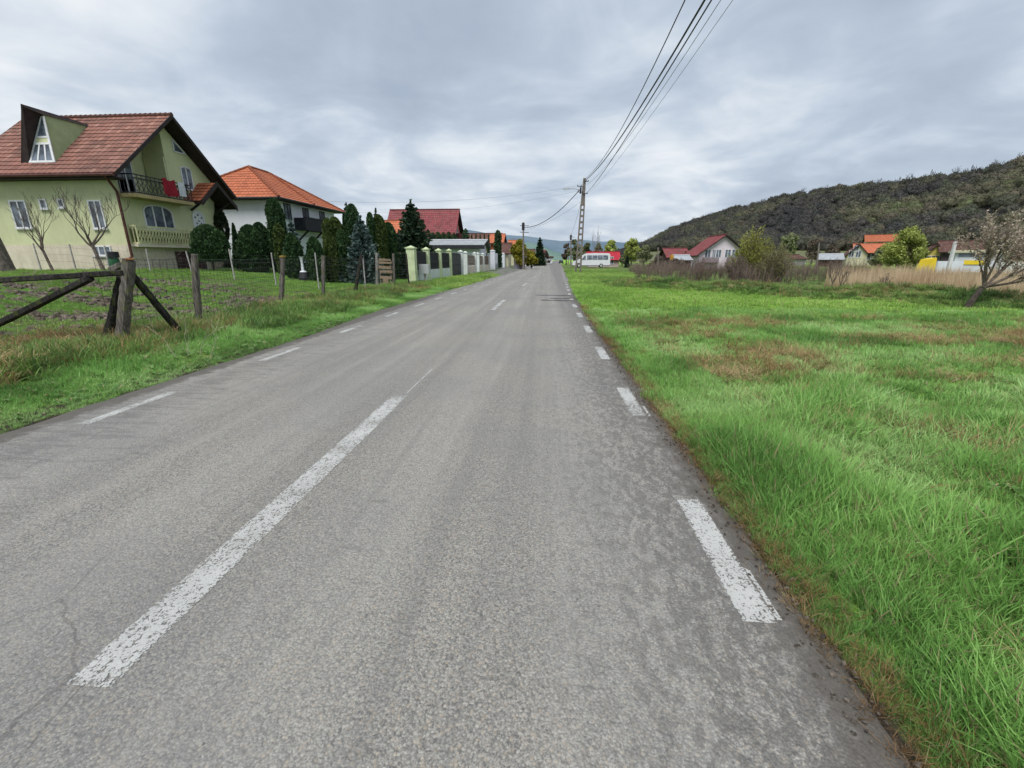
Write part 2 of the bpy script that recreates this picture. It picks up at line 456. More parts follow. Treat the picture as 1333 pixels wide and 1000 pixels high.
LOBES = [(480,120,20,-.035),(440,250,12,.085),(100,90,20,.05),(1120,160,18,-.035),(820,235,8,.06),(620,230,8,.06),(800,60,10,.03),(1000,110,9,.03),(560,180,8,-.03)]
# ------------------------------------------------------------------ ground
def coords(lo, hi, steps):
    """steps: list of (limit, size) going outwards from near to far"""
    out = [lo]; x = lo
    while x < hi:
        for lim0, lim1, st in steps:
            if lim0 <= x < lim1: x += st; break
        else: x += 60
        out.append(min(x, hi))
    return out
xs = coords(-600, 900, [(-600, -80, 40), (-80, -35, 3), (-35, -9, 0.3), (-9, -4.9, 0.2), (-4.9, 1.0, 0.9), (1.0, 8, 0.2), (8, 26, 0.35), (26, 70, 2), (70, 900, 45)])
ys = coords(-60, 3200, [(-60, -4, 8), (-4, 2, 0.5), (2, 16, 0.25), (16, 36, 0.35), (36, 70, 1.2), (70, 200, 8), (200, 3200, 120)])
V = np.array([(x, y, gz(x, y)) for y in ys for x in xs])
nx, ny = len(xs), len(ys)
ii = (np.arange(ny - 1)[:, None] * nx + np.arange(nx - 1)[None, :]).ravel()
Fg = np.stack([ii, ii + 1, ii + 1 + nx, ii + nx], 1)

m, nt = nodes_of('field_ground'); g = N(nt); v = g.pos()
sx = g.n('ShaderNodeSeparateXYZ'); g.l(v, sx.inputs[0]); X, Y = sx.outputs[0], sx.outputs[1]
n_lo = g.noise(v, 0.22, 4); n_mid = g.noise(v, 1.1, 6, 0.65); n_hi = g.noise(v, 6, 6, 0.7); n_fine = g.noise(v, 28, 5, 0.7)
green = g.ramp(n_hi, [(0.3, (0.076, 0.157, 0.030)), (0.5, (0.156, 0.312, 0.049)), (0.72, (0.301, 0.489, 0.087))])
lime = g.ramp(n_hi, [(0.3, (0.137, 0.270, 0.040)), (0.5, (0.251, 0.447, 0.064)), (0.75, (0.377, 0.582, 0.099))])
far = g.remap(Y, 8.0, 20.0)
field = g.mix(far, green, lime)
dry = g.ramp(n_fine, [(0.3, (0.165, 0.105, 0.053)), (0.55, (0.330, 0.240, 0.112)), (0.75, (0.450, 0.352, 0.180))])
wear = g.math('MULTIPLY', g.remap(n_mid, 0.50, 0.62), g.math('MULTIPLY', g.remap(Y, 2.5, 5.0), g.remap(Y, 13.0, 9.0)))
field = g.mix(g.math('MULTIPLY', wear, 0.5), field, dry)
bank = g.math('MULTIPLY', g.remap(g.math('ADD', X, Y), 30.4, 31.6), g.remap(g.math('ADD', X, Y), 300, 90))
bankc = g.ramp(n_mid, [(0.35, (0.040, 0.085, 0.022)), (0.5, (0.081, 0.153, 0.036)), (0.65, (0.288, 0.221, 0.108))])
field = g.mix(bank, field, bankc)
soil = g.ramp(n_hi, [(0.28, (0.060, 0.048, 0.039)), (0.5, (0.128, 0.102, 0.078)), (0.72, (0.210, 0.173, 0.135))])
weed = g.ramp(n_fine, [(0.3, (0.050, 0.111, 0.022)), (0.6, (0.126, 0.255, 0.045))])
nrow = g.noise(g.mapping(v, (0.35, 1.6, 1)), 1.5, 5, 0.7)
soil = g.mix(g.remap(nrow, 0.44, 0.56), soil, weed)
soil = g.mix(g.remap(Y, 24, 19), weed, soil)
left = g.remap(g.math('ADD', X, g.math('MULTIPLY', n_mid, 1.6)), -8.0, -8.9)
col = g.mix(left, field, soil)
# bare dirt along both road edges
edge = g.math('MULTIPLY', g.remap(g.math('ADD', X, g.math('MULTIPLY', n_hi, 0.25)), 1.52, 1.40), g.remap(X, -5.9, -5.55))
dirt = g.ramp(n_fine, [(0.3, (0.035, 0.028, 0.022)), (0.7, (0.10, 0.08, 0.06))])
col = g.mix(g.math('MULTIPLY', edge, g.remap(Y, 60, 30)), col, dirt)
hsum = g.math('ADD', n_hi, g.math('MULTIPLY', n_fine, 0.6))
g.out(col, 0.95, g.bump(hsum, 0.9, 0.08), spec=0.1)
ground = np_mesh('ground', V, Fg, m, smooth=True); tag(ground, kind='structure')

# ------------------------------------------------------------------ road
def redge(y, k): return 0.05 * nz(k, y, 0.9, 1) + 0.045 * nz(k, y, 2.9, 2) + 0.02 * nz(k, y, 8.0, 2)
rys = coords(-40, 900, [(-40, 0, 1), (0, 14, 0.08), (14, 40, 0.3), (40, 120, 1.5), (120, 900, 12)])
cols_ = [0, 0.02, .06, .2, .4, .6, .8, .94, .98, 1]
V = []; 
for y in rys:
    xl = -5.25 - 0.5 * sm(9, 14, y) * 0.5 + redge(y, 3.3) - 0.3 * sm(25, 45, y); xr_ = 1.27 + redge(y, 7.7) + 0.12 * sm(20, 50, y)
    for c in cols_:
        e = 0.028 if c in (0, 1) else 0.0
        V.append((xl + (xr_ - xl) * c + bend(y), y, -e + 0.012 * (1 - abs(2 * c - 1))))
nx = len(cols_); ny = len(rys)
ii = (np.arange(ny - 1)[:, None] * nx + np.arange(nx - 1)[None, :]).ravel()
Fr = np.stack([ii, ii + 1, ii + 1 + nx, ii + nx], 1)
def asphalt(g):
    v = g.pos(); sx = g.n('ShaderNodeSeparateXYZ'); g.l(v, sx.inputs[0]); X, Y = sx.outputs[0], sx.outputs[1]
    vo = g.n('ShaderNodeTexVoronoi'); vo.inputs['Scale'].default_value = 190; g.l(v, vo.inputs['Vector'])
    vb = g.n('ShaderNodeTexVoronoi'); vb.inputs['Scale'].default_value = 85; g.l(v, vb.inputs['Vector'])
    fine = g.noise(v, 60, 3, 0.7); mid = g.noise(v, 5, 5, 0.7); big = g.noise(v, 0.5, 3)
    stones = g.n('ShaderNodeSeparateXYZ'); g.l(vo.outputs['Color'], stones.inputs[0])
    stb = g.n('ShaderNodeSeparateXYZ'); g.l(vb.outputs['Color'], stb.inputs[0])
    agg = g.math('ADD', g.math('MULTIPLY', stones.outputs[0], 0.40), g.math('MULTIPLY', stb.outputs[0], 0.25))
    agg = g.math('ADD', agg, g.math('MULTIPLY', fine, 0.35))
    c = g.ramp(agg, [(0.18, (0.105, 0.10, 0.092)), (0.42, (0.205, 0.198, 0.182)), (0.60, (0.29, 0.278, 0.25)), (0.85, (0.42, 0.395, 0.345))])
    tan = g.remap(stb.outputs[1], 0.80, 0.95)
    c = g.mix(g.math('MULTIPLY', tan, 0.5), c, (0.36, 0.30, 0.225))
    gap = g.math('MULTIPLY', g.remap(vb.outputs['Distance'], 0.4, 0.8), 0.4)
    c = g.mix(gap, c, (0.085, 0.08, 0.075))
    # wheel paths and long streaks left by traffic
    wob = g.math('ADD', X, g.math('MULTIPLY', g.noise(g.mapping(v, (0, 0.12, 0)), 1.0, 2), 0.5))
    def path(x, w): return g.remap(g.math('ABSOLUTE', g.math('SUBTRACT', wob, x + .25)), w, w * .2)
    pw = g.math('ADD', g.math('ADD', path(-1.05, .5), path(0.35, .45)), g.math('ADD', path(-2.45, .45), path(-3.95, .5)))
    c = g.mix(g.math('MULTIPLY', pw, 0.16), c, (0.40, 0.385, 0.35))
    streak = g.noise(g.mapping(v, (2.2, 0.05, 1)), 1.8, 4, .6)
    c = g.mix(g.math('MULTIPLY', g.remap(streak, 0.5, 0.68), 0.28), c, (0.13, 0.128, 0.125))
    c = g.mix(g.math('MULTIPLY', g.remap(streak, 0.48, 0.32), 0.30), c, (0.37, 0.35, 0.315))
    c = g.mix(g.math('MULTIPLY', g.remap(big, 0.42, 0.62), 0.30), c, (0.17, 0.172, 0.17))
    # dark scaled bitumen patches towards the right edge
    wv = g.n('ShaderNodeVectorMath', operation='ADD'); g.l(g.mapping(v, (8.5, 4.4, 1)), wv.inputs[0])
    ndist = g.n('ShaderNodeTexNoise'); ndist.inputs['Scale'].default_value = 3; g.l(v, ndist.inputs['Vector']); g.l(ndist.outputs['Color'], wv.inputs[1])
    pm = g.noise(wv.outputs[0], 2.3, 7, 0.72)
    side = g.remap(X, -0.7, 1.0)
    thr = g.math('ADD', pm, g.math('MULTIPLY', side, 0.145))
    near = g.math('MULTIPLY', g.remap(thr, 0.575, 0.68), g.math('ADD', 0.08, g.math('MULTIPLY', g.math('POWER', side, 1.6), 0.5)))
    c = g.mix(near, c, (0.088, 0.083, 0.077))
    pl = g.noise(g.mapping(v, (1.4, 8.0, 1)), 1.5, 6, 0.72)
    sideL = g.remap(X, -3.0, -4.7)
    thrL = g.math('ADD', pl, g.math('MULTIPLY', sideL, 0.13))
    c = g.mix(g.math('MULTIPLY', g.remap(thrL, 0.60, 0.67), 0.42), c, (0.11, 0.107, 0.10))
    mm = g.math('MULTIPLY', g.math('SUBTRACT', mid, 0.5), 0.6)
    rim = g.math('MAXIMUM', g.remap(g.math('ADD', X, mm), 0.94, 1.18), g.remap(g.math('SUBTRACT', X, mm), -4.85, -5.0))
    rim = g.math('MULTIPLY', rim, g.remap(Y, 26, 18))
    c = g.mix(g.math('MULTIPLY', rim, 0.85), c, g.mix(fine, (0.048, 0.042, 0.036), (0.13, 0.115, 0.097)))
    vs_ = g.n('ShaderNodeTexVoronoi'); vs_.inputs['Scale'].default_value = 1.7; g.l(wv.outputs[0], vs_.inputs['Vector'])
    c = g.mix(g.math('MULTIPLY', g.remap(g.math('ADD', vs_.outputs['Distance'], g.math('MULTIPLY', mid, .12)), 0.15, 0.10), 0.6), c, (0.07, 0.066, 0.062))
    # a few hairline cracks
    ck = g.n('ShaderNodeTexVoronoi', feature='DISTANCE_TO_EDGE'); ck.inputs['Scale'].default_value = 0.09; g.l(wv.outputs[0], ck.inputs['Vector'])
    c = g.mix(g.math('MULTIPLY', g.remap(ck.outputs['Distance'], 0.004, 0.0015), g.math('MULTIPLY', g.remap(big, 0.5, 0.62), 0.35)), c, (0.06, 0.057, 0.053))
    h = g.math('SUBTRACT', g.math('MULTIPLY', fine, 0.7), vb.outputs['Distance'])
    return c, h, fine, mid, v, vb
m, nt = nodes_of('worn_asphalt'); g = N(nt)
c, h, fine, mid, v, vb = asphalt(g)
g.out(c, 0.78, g.bump(h, 0.55, 0.006), spec=0.35)
road = np_mesh('road', np.array(V), Fr, m, smooth=True); tag(road, kind='structure')

m, nt = nodes_of('worn_road_paint'); g = N(nt)
c, h, fine, mid, v, vb = asphalt(g)
uv = g.n('ShaderNodeUVMap').outputs[0]
su = g.n('ShaderNodeSeparateXYZ'); g.l(uv, su.inputs[0])
eu = g.math('MULTIPLY', g.math('ABSOLUTE', g.math('SUBTRACT', su.outputs[0], 0.5)), 2.0)
ev = g.math('MULTIPLY', g.math('ABSOLUTE', g.math('SUBTRACT', su.outputs[1], 0.5)), 2.0)
crack = g.noise(g.mapping(v, (30, 13, 1)), 1.0, 7, 0.8)
chip = g.noise(v, 48, 3, 0.7)
w = g.math('ADD', g.math('MULTIPLY', crack, 0.55), g.math('MULTIPLY', chip, 0.45))
w = g.math('SUBTRACT', w, g.math('MULTIPLY', g.math('POWER', eu, 8.0), 0.12))
w = g.math('SUBTRACT', w, g.math('MULTIPLY', g.math('POWER', ev, 24.0), 0.05))
w = g.math('SUBTRACT', w, g.math('MULTIPLY', g.remap(vb.outputs['Distance'], 0.35, 0.8), 0.10))
wide = g.noise(v, 1.7, 4, .6)
w = g.math('ADD', w, g.math('MULTIPLY', g.math('SUBTRACT', wide, 0.5), 0.28))
mask = g.math('MULTIPLY', g.remap(w, 0.34, 0.46), g.remap(wide, 0.3, 0.6, 0.68, 0.92))
pc = g.mix(g.noise(v, 9, 4), (0.40, 0.40, 0.38), (0.56, 0.56, 0.535))
g.out(pc, 0.7, g.bump(h, 0.4, 0.005), spec=0.3, alpha=mask)
M_PAINT = m
def marking(mb, x0, x1, y0, y1, z=0.0135):
    n = max(1, int((y1 - y0) / 0.5))
    for i in range(n):
        a = y0 + (y1 - y0) * i / n; b = y0 + (y1 - y0) * (i + 1) / n
        mb.face([(x0 + bend(a), a, z), (x1 + bend(a), a, z), (x1 + bend(b), b, z), (x0 + bend(b), b, z)],
                [(0, i / n), (1, i / n), (1, (i + 1) / n), (0, (i + 1) / n)])
cl = MB()
marking(cl, -1.84, -1.64, 1.15, 4.86)
for k in range(1, 12): marking(cl, -1.83 + 0.04 * 0, -1.65, 1.15 + 12.95 * k, 4.9 + 12.95 * k)
struct('centre_line_marking', cl, M_PAINT)
el = MB()
for k in range(0, 26):
    a = 1.68 + 2.72 * k
    marking(el, 0.93, 1.09, a, a + 1.06, 0.0035)
for k in range(-1, 22):
    a = 3.72 + 2.84 * k
    marking(el, -4.70 + 0.03 * 0, -4.57, a, a + 1.12, z=0.0045)
struct('edge_line_markings', el, M_PAINT)
# pale scuffed second strip beside the right line, old repair line after the centre dash
sc = MB(); marking(sc, 1.093, 1.118, 1.70, 2.05, 0.003); marking(sc, 1.11, 1.14, 4.4, 4.75, 0.003); marking(sc, -1.70, -1.68, 4.95, 6.2, 0.0135)
struct('scuffed_paint_marking', sc, M_PAINT)
# patched asphalt across the right lane, gravel lay-by on the left
m, nt = nodes_of('dark_patch'); g = N(nt)
g.out(g.ramp(g.noise(g.pos(), 7, 6, 0.7), [(0.3, (0.05, 0.05, 0.05)), (0.7, (0.15, 0.145, 0.14))]), 0.9)
pt = MB()
for y0, y1, x0, x1 in ((17.6, 18.0, -0.2, 1.15), (18.6, 18.9, 0.2, 1.3), (20.2, 20.5, -.5, 1.1)):
    n = 14
    for i in range(n):
        a = x0 + (x1 - x0) * i / n; b = x0 + (x1 - x0) * (i + 1) / n
        j = [nz(a, y0, 2, 1) * .25, nz(b, y0, 2, 1) * .25, nz(b, y1, 3, 2) * .25, nz(a, y1, 3, 2) * .25]
        pt.face([(a, y0 + j[0], .0135), (b, y0 + j[1], .0135), (b, y1 + j[2], .0135), (a, y1 + j[3], .0135)])
struct('road_patch', pt, m)
m, nt = nodes_of('grey_gravel'); g = N(nt)
nn = g.noise(g.pos(), 14, 6, 0.8); n2 = g.noise(g.pos(), 0.8, 4)
cc = g.ramp(nn, [(0.3, (0.11, 0.105, 0.10)), (0.7, (0.25, 0.24, 0.225))])
cc = g.mix(g.remap(n2, 0.5, 0.65), cc, (0.06, 0.10, 0.03))
g.out(cc, 0.95, g.bump(nn, 0.6, 0.03))
gv = MB()
yy = [40, 44, 48, 52, 58, 66, 76, 90, 110]
for i in range(len(yy) - 1):
    a, b = yy[i], yy[i + 1]
    def xl(y): return -8.2 + 1.2 * (1 - sm(40, 46, y))
    def zz(x, y): return max(gz(x, y), -0.03) + 0.035
    for k in range(4):
        def xx(y, q): return (xl(y) * (1 - q) + (-5.75 + bend(y)) * q)
        q0, q1 = k / 4, (k + 1) / 4
        gv.face([(xx(a, q0), a, zz(xx(a, q0), a)), (xx(a, q1), a, zz(xx(a, q1), a)), (xx(b, q1), b, zz(xx(b, q1), b)), (xx(b, q0), b, zz(xx(b, q0), b))])
struct('gravel_verge', gv, m)

# ------------------------------------------------------------------ hills
def strip(name, rows, mat, sub=6, rough=0.0, seed=0):
    """rows: list of polylines (same length) of 3d points, from front to back"""
    rows = [[Vector(p) for p in r] for r in rows]
    out = []
    for r in rows:
        q = []
        for i in range(len(r) - 1):
            for k in range(sub): q.append(r[i].lerp(r[i + 1], k / sub))
        q.append(r[-1]); out.append(q)
    full = []
    for i in range(len(out) - 1):
        for k in range(sub): full.append([a.lerp(b, k / sub) for a, b in zip(out[i], out[i + 1])])
    full.append(out[-1])
    for r_i, r in enumerate(full):
        for p in r:
            if 0 < r_i < len(full) - 1: p.z += rough * noise.noise(Vector((p.x, p.y, seed)) * 0.008)
    nx = len(full[0]); ny = len(full)
    V = np.array([tuple(p) for r in full for p in r])
    ii = (np.arange(ny - 1)[:, None] * nx + np.arange(nx - 1)[None, :]).ravel()
    return np_mesh(name, V, np.stack([ii, ii + 1, ii + 1 + nx, ii + nx], 1), mat, smooth=True), full

# wooded hill on the right
prof = [(800, 337, 800), (838, 323, 760), (870, 306, 700), (905, 294, 650), (960, 277, 600), (1030, 262, 540), (1130, 251, 480), (1240, 238, 420), (1333, 218, 380), (1480, 190, 340), (1700, 150, 300), (2100, 110, 240)]
foot = [(800, 338, 560), (838, 328, 520), (870, 327, 480), (905, 326, 430), (960, 326, 390), (1030, 326, 350), (1130, 327, 310), (1240, 327, 280), (1333, 327, 250), (1480, 326, 220), (1700, 326, 190), (2100, 326, 150)]
def mid_of(a, b, t, k):
    pa, pb = at(*a), at(*b); p = pa.lerp(pb, t); p.z = pa.z + (pb.z - pa.z) * k; return p
r_top = [at(*p) for p in prof]; r_foot = [at(*p) for p in foot]
r_front = [Vector((p.x * 0.45, p.y * 0.45, 0.0)) for p in r_foot]
r_m1 = [mid_of(f, t, 0.3, 0.24) for f, t in zip(foot, prof)]
r_m2 = [mid_of(f, t, 0.7, 0.72) for f, t in zip(foot, prof)]
r_back = [Vector((p.x * 1.15, p.y * 1.15, p.z * 0.9)) for p in r_top]
M_LITTER = mat_plain('forest_floor', (0.07, 0.066, 0.058), 0.3, 0.05, 0.95)
M_MEADOW = mat_leaf('far_meadow', [(0.07, 0.085, 0.03), (0.11, 0.125, 0.045), (0.14, 0.13, 0.055)], 0, 0.02)
hm, _ = strip('foothill_meadow', [r_front, r_foot, [p + Vector((0, 3, .3)) for p in r_foot]], M_MEADOW, 4); tag(hm, kind='structure')
hillo, hfull = strip('hill', [r_foot, r_m1, r_m2, r_top, r_back], M_LITTER, 8, 5.0, 3); tag(hillo, kind='structure')

# far ridges closing the valley, distance haze painted into their bluish colours
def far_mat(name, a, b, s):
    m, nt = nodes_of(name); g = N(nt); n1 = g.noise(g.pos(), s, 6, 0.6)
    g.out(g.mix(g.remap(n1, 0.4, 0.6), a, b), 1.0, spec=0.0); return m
F1 = far_mat('hazed_far_woods', (0.115, 0.165, 0.215), (0.15, 0.205, 0.25), 0.004)
F2 = far_mat('hazed_green_slope', (0.11, 0.175, 0.175), (0.17, 0.25, 0.21), 0.008)
def ridge(name, prof, mat, back=1.25):
    top = [at(*p) for p in prof]; bot = [Vector((p.x * 0.72, p.y * 0.72, -1)) for p in top]
    mid = [Vector((p.x * 0.9, p.y * 0.9, p.z * 0.62)) for p in top]; bk = [Vector((p.x * back, p.y * back, -5)) for p in top]
    o, _ = strip(name, [bot, mid, top, bk], mat, 6, 12, 5); tag(o, kind='structure')
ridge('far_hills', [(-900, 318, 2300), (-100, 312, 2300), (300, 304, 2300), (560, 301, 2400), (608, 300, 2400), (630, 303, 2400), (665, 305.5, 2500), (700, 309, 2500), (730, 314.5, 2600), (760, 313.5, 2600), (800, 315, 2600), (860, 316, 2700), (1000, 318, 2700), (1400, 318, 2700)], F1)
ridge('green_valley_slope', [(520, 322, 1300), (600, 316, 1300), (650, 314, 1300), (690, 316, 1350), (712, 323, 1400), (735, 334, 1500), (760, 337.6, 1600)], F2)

# ------------------------------------------------------------------ scatter (stuff) by geometry nodes
def hidden_coll(name, meshes):
    c = bpy.data.collections.new(name)
    for i, me in enumerate(meshes):
        o = bpy.data.objects.new(me.name, me); c.objects.link(o)
    return c
def scatter(name, P, scale, coll, tint, label, cat, tilt=0.15, sz=None):
    P = np.asarray(P, dtype=np.float32); n = len(P)
    me = bpy.data.meshes.new(name); me.vertices.add(n); me.vertices.foreach_set('co', P.ravel())
    rot = np.stack([rng.normal(0, tilt, n), rng.normal(0, tilt, n), rng.uniform(0, 2 * PI, n)], 1)
    sz = np.ones(n) if sz is None else sz
    sc3 = np.stack([scale, scale, scale * sz], 1)
    for k, a in (('scl', sc3), ('rot', rot)):
        t = me.attributes.new(k, 'FLOAT_VECTOR', 'POINT'); t.data.foreach_set('vector', a.astype(np.float32).ravel())
    t = me.attributes.new('tint', 'FLOAT', 'POINT'); t.data.foreach_set('value', tint.astype(np.float32))
    t = me.attributes.new('idx', 'INT', 'POINT'); t.data.foreach_set('value', rng.integers(0, len(coll.objects), n).astype(np.int32))
    me.update()
    o = bpy.data.objects.new(name, me); COL.objects.link(o)
    ng = bpy.data.node_groups.new(name + '_nodes', 'GeometryNodeTree')
    ng.interface.new_socket('Geometry', in_out='INPUT', socket_type='NodeSocketGeometry')
    ng.interface.new_socket('Geometry', in_out='OUTPUT', socket_type='NodeSocketGeometry')
    A = ng.nodes.new; L = ng.links.new
    gi = A('NodeGroupInput'); go = A('NodeGroupOutput'); ip = A('GeometryNodeInstanceOnPoints'); ci = A('GeometryNodeCollectionInfo')
    ci.inputs['Collection'].default_value = coll; ci.inputs['Separate Children'].default_value = True; ci.inputs['Reset Children'].default_value = True
    ip.inputs['Pick Instance'].default_value = True
    mp = A('GeometryNodeMeshToPoints')
    def na(nm, ty):
        x = A('GeometryNodeInputNamedAttribute'); x.data_type = ty; x.inputs['Name'].default_value = nm
        return next(s_ for s_ in x.outputs if s_.enabled and s_.name == 'Attribute')
    L(gi.outputs[0], mp.inputs[0]); L(mp.outputs[0], ip.inputs['Points']); L(ci.outputs[0], ip.inputs['Instance'])
    L(na('idx', 'INT'), ip.inputs['Instance Index']); L(na('rot', 'FLOAT_VECTOR'), ip.inputs['Rotation']); L(na('scl', 'FLOAT_VECTOR'), ip.inputs['Scale'])
    L(ip.outputs[0], go.inputs[0])
    md = o.modifiers.new('scatter', 'NODES'); md.node_group = ng
    tag(o, label, cat, kind='stuff')
    return o

def tuft_mesh(name, mat, n, hgt, spread, width, lean, seed, droop=0.5, segs=3):
    r = np.random.default_rng(seed); V = []; Fq = []; Ft = []; H = []
    for i in range(n):
        a = r.uniform(0, 2 * PI); d = spread * math.sqrt(r.uniform()); bx, by = math.cos(a) * d, math.sin(a) * d
        h = hgt * r.uniform(0.55, 1.0); la = a + r.normal(0, 0.9); ln = lean * r.uniform(0.3, 1.3) * h
        w = width * r.uniform(0.7, 1.2); fx, fy = -math.sin(la + r.normal(0, .5)), math.cos(la + r.normal(0, .5))
        b = len(V)
        for k in range(segs):
            t = k / segs; q = t ** 1.8
            cx, cy = bx + math.cos(la) * ln * q, by + math.sin(la) * ln * q
            cz = h * (t - droop * 0.35 * t * t * t) - 0.02
            ww = w * (1 - 0.55 * t)
            V += [(cx - fx * ww / 2, cy - fy * ww / 2, cz), (cx + fx * ww / 2, cy + fy * ww / 2, cz)]; H += [t, t]
        V.append((bx + math.cos(la) * ln, by + math.sin(la) * ln, h * (1 - droop * 0.45))); H.append(1.0)
        for k in range(segs - 1): Fq.append((b + 2 * k, b + 2 * k + 1, b + 2 * k + 3, b + 2 * k + 2))
        Ft.append((b + 2 * segs - 2, b + 2 * segs - 1, b + 2 * segs))
    return np_mesh(name, np.array(V), [np.array(Fq), np.array(Ft)], mat, attrs={'h': np.array(H)}, link=False)

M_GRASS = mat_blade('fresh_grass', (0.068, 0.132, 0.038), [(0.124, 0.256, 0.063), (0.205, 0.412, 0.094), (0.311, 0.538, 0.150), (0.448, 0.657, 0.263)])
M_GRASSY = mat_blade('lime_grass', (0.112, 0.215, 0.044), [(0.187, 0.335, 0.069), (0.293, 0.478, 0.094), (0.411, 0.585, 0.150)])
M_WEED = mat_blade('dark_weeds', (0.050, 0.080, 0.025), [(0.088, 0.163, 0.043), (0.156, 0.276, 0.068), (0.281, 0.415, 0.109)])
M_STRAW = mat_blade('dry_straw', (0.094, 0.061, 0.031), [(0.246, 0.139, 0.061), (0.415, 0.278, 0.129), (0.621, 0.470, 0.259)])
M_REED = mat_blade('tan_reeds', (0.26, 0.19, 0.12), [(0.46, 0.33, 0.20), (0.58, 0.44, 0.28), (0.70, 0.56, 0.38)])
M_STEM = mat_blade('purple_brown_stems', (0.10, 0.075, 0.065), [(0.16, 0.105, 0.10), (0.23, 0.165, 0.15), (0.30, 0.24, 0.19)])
grass_c = hidden_coll('grass_kinds', [tuft_mesh('grass_tuft', M_GRASS, 22, 0.16, 0.07, 0.0065, 0.75, s) for s in range(5)])
fine_c = hidden_coll('fine_grass_kinds', [tuft_mesh('fine_grass_tuft', M_GRASS, 30, 0.12, 0.10, 0.008, 0.7, s + 20) for s in range(4)])
lime_c = hidden_coll('lime_grass_kinds', [tuft_mesh('lime_tuft', M_GRASSY, 34, 0.15, 0.26, 0.016, 0.6, s + 40) for s in range(4)])
weed_c = hidden_coll('weed_kinds', [tuft_mesh('weed_tuft', M_WEED, 30, 0.3, 0.16, 0.018, 0.6, s + 60) for s in range(4)])
straw_c = hidden_coll('straw_kinds', [tuft_mesh('straw_tuft', M_STRAW, 26, 0.2, 0.15, 0.0055, 1.3, s + 80, 1.2) for s in range(4)])
reed_c = hidden_coll('reed_kinds', [tuft_mesh('reed_clump', M_REED, 26, 1.5, 0.35, 0.022, 0.13, s + 100, 0.1, 4) for s in range(4)])
def stemtuft(name, seed, hgt, n=9):
    r = random.Random(seed); mb = MB()
    for i in range(n):
        a = r.uniform(0, 2 * PI); b = Vector((math.cos(a) * .25, math.sin(a) * .25, -.05)) * r.uniform(.2, 1)
        h = hgt * r.uniform(.6, 1); l = Vector((math.cos(a), math.sin(a), 0)) * r.uniform(.05, .3) * h
        p1 = b + l * .4 + Vector((0, 0, h * .5)); p2 = b + l + Vector((r.uniform(-.1, .1), r.uniform(-.1, .1), h))
        mb.tube([b, p1, p2], [.009, .007, .002], 3, False)
        for k in range(7):
            t = r.uniform(.3, .95); p = p1.lerp(p2, max(0, t * 2 - 1)) if t > .5 else b.lerp(p1, t * 2)
            q = p + Vector((r.uniform(-1, 1), r.uniform(-1, 1), r.uniform(.5, 1.5))) * .22 * h * .5
            mb.tube([p, q], [.0045, .0015], 3, False)
    V = np.array(mb.v); me = bpy.data.meshes.new(name); me.from_pydata(mb.v, [], mb.f)
    t = me.attributes.new('h', 'FLOAT', 'POINT'); t.data.foreach_set('value', np.clip(V[:, 2] / hgt, 0, 1).astype(np.float32)); me.materials.append(M_STEM)
    return me
stem_c = hidden_coll('stem_kinds', [stemtuft('bare_shrub', s, 1.5) for s in range(5)])

M_BROAD = mat_blade('broad_leaves', (0.05, 0.10, 0.03), [(0.09, 0.19, 0.05), (0.14, 0.27, 0.07), (0.20, 0.33, 0.11)])
def rosette(name, seed):
    r = np.random.default_rng(seed); V = []; Fq = []; H = []
    for i in range(11):
        a = i * 2.4 + r.uniform(-.3, .3); L = r.uniform(.07, .13); w = L * .26; ca, sa = math.cos(a), math.sin(a); b = len(V)
        for k, (t, ww) in enumerate(((0, .25), (.35, .8), (.7, 1.0), (1, .15))):
            z = .05 * math.sin(t * 2.4) + r.uniform(0, .01)
            V += [(ca * L * t - sa * w * ww / 2, sa * L * t + ca * w * ww / 2, z), (ca * L * t + sa * w * ww / 2, sa * L * t - ca * w * ww / 2, z)]; H += [t * .6 + .3] * 2
        for k in range(3): Fq.append((b + 2 * k, b + 2 * k + 1, b + 2 * k + 3, b + 2 * k + 2))
    return np_mesh(name, np.array(V), np.array(Fq), M_BROAD, attrs={'h': np.array(H)}, link=False)
broad_c = hidden_coll('rosette_kinds', [rosette('rosette', s) for s in range(4)])

def pts_in(n, x0, x1, y0, y1, keep=None, power=1.0):
    X = rng.uniform(x0, x1, n); Yv = y0 + (y1 - y0) * rng.uniform(0, 1, n) ** power
    if keep is not None:
        k = np.array([keep(a, b) for a, b in zip(X, Yv)]); X, Yv = X[k], Yv[k]
    X = X + np.array([bend(b) for b in Yv])
    Z = np.array([gz(a, b) for a, b in zip(X, Yv)])
    return np.stack([X, Yv, Z], 1)
def visible(x, y):  # inside the wedge of ground round the view
    return -1.45 * y - 2 < x < 1.42 * y + 1.2
def tn(P, s, o=0.0, amp=1.3):
    return np.clip(0.5 + amp * np.array([nz(p[0], p[1], s, o) for p in P]) + rng.normal(0, 0.09, len(P)), 0, 1)

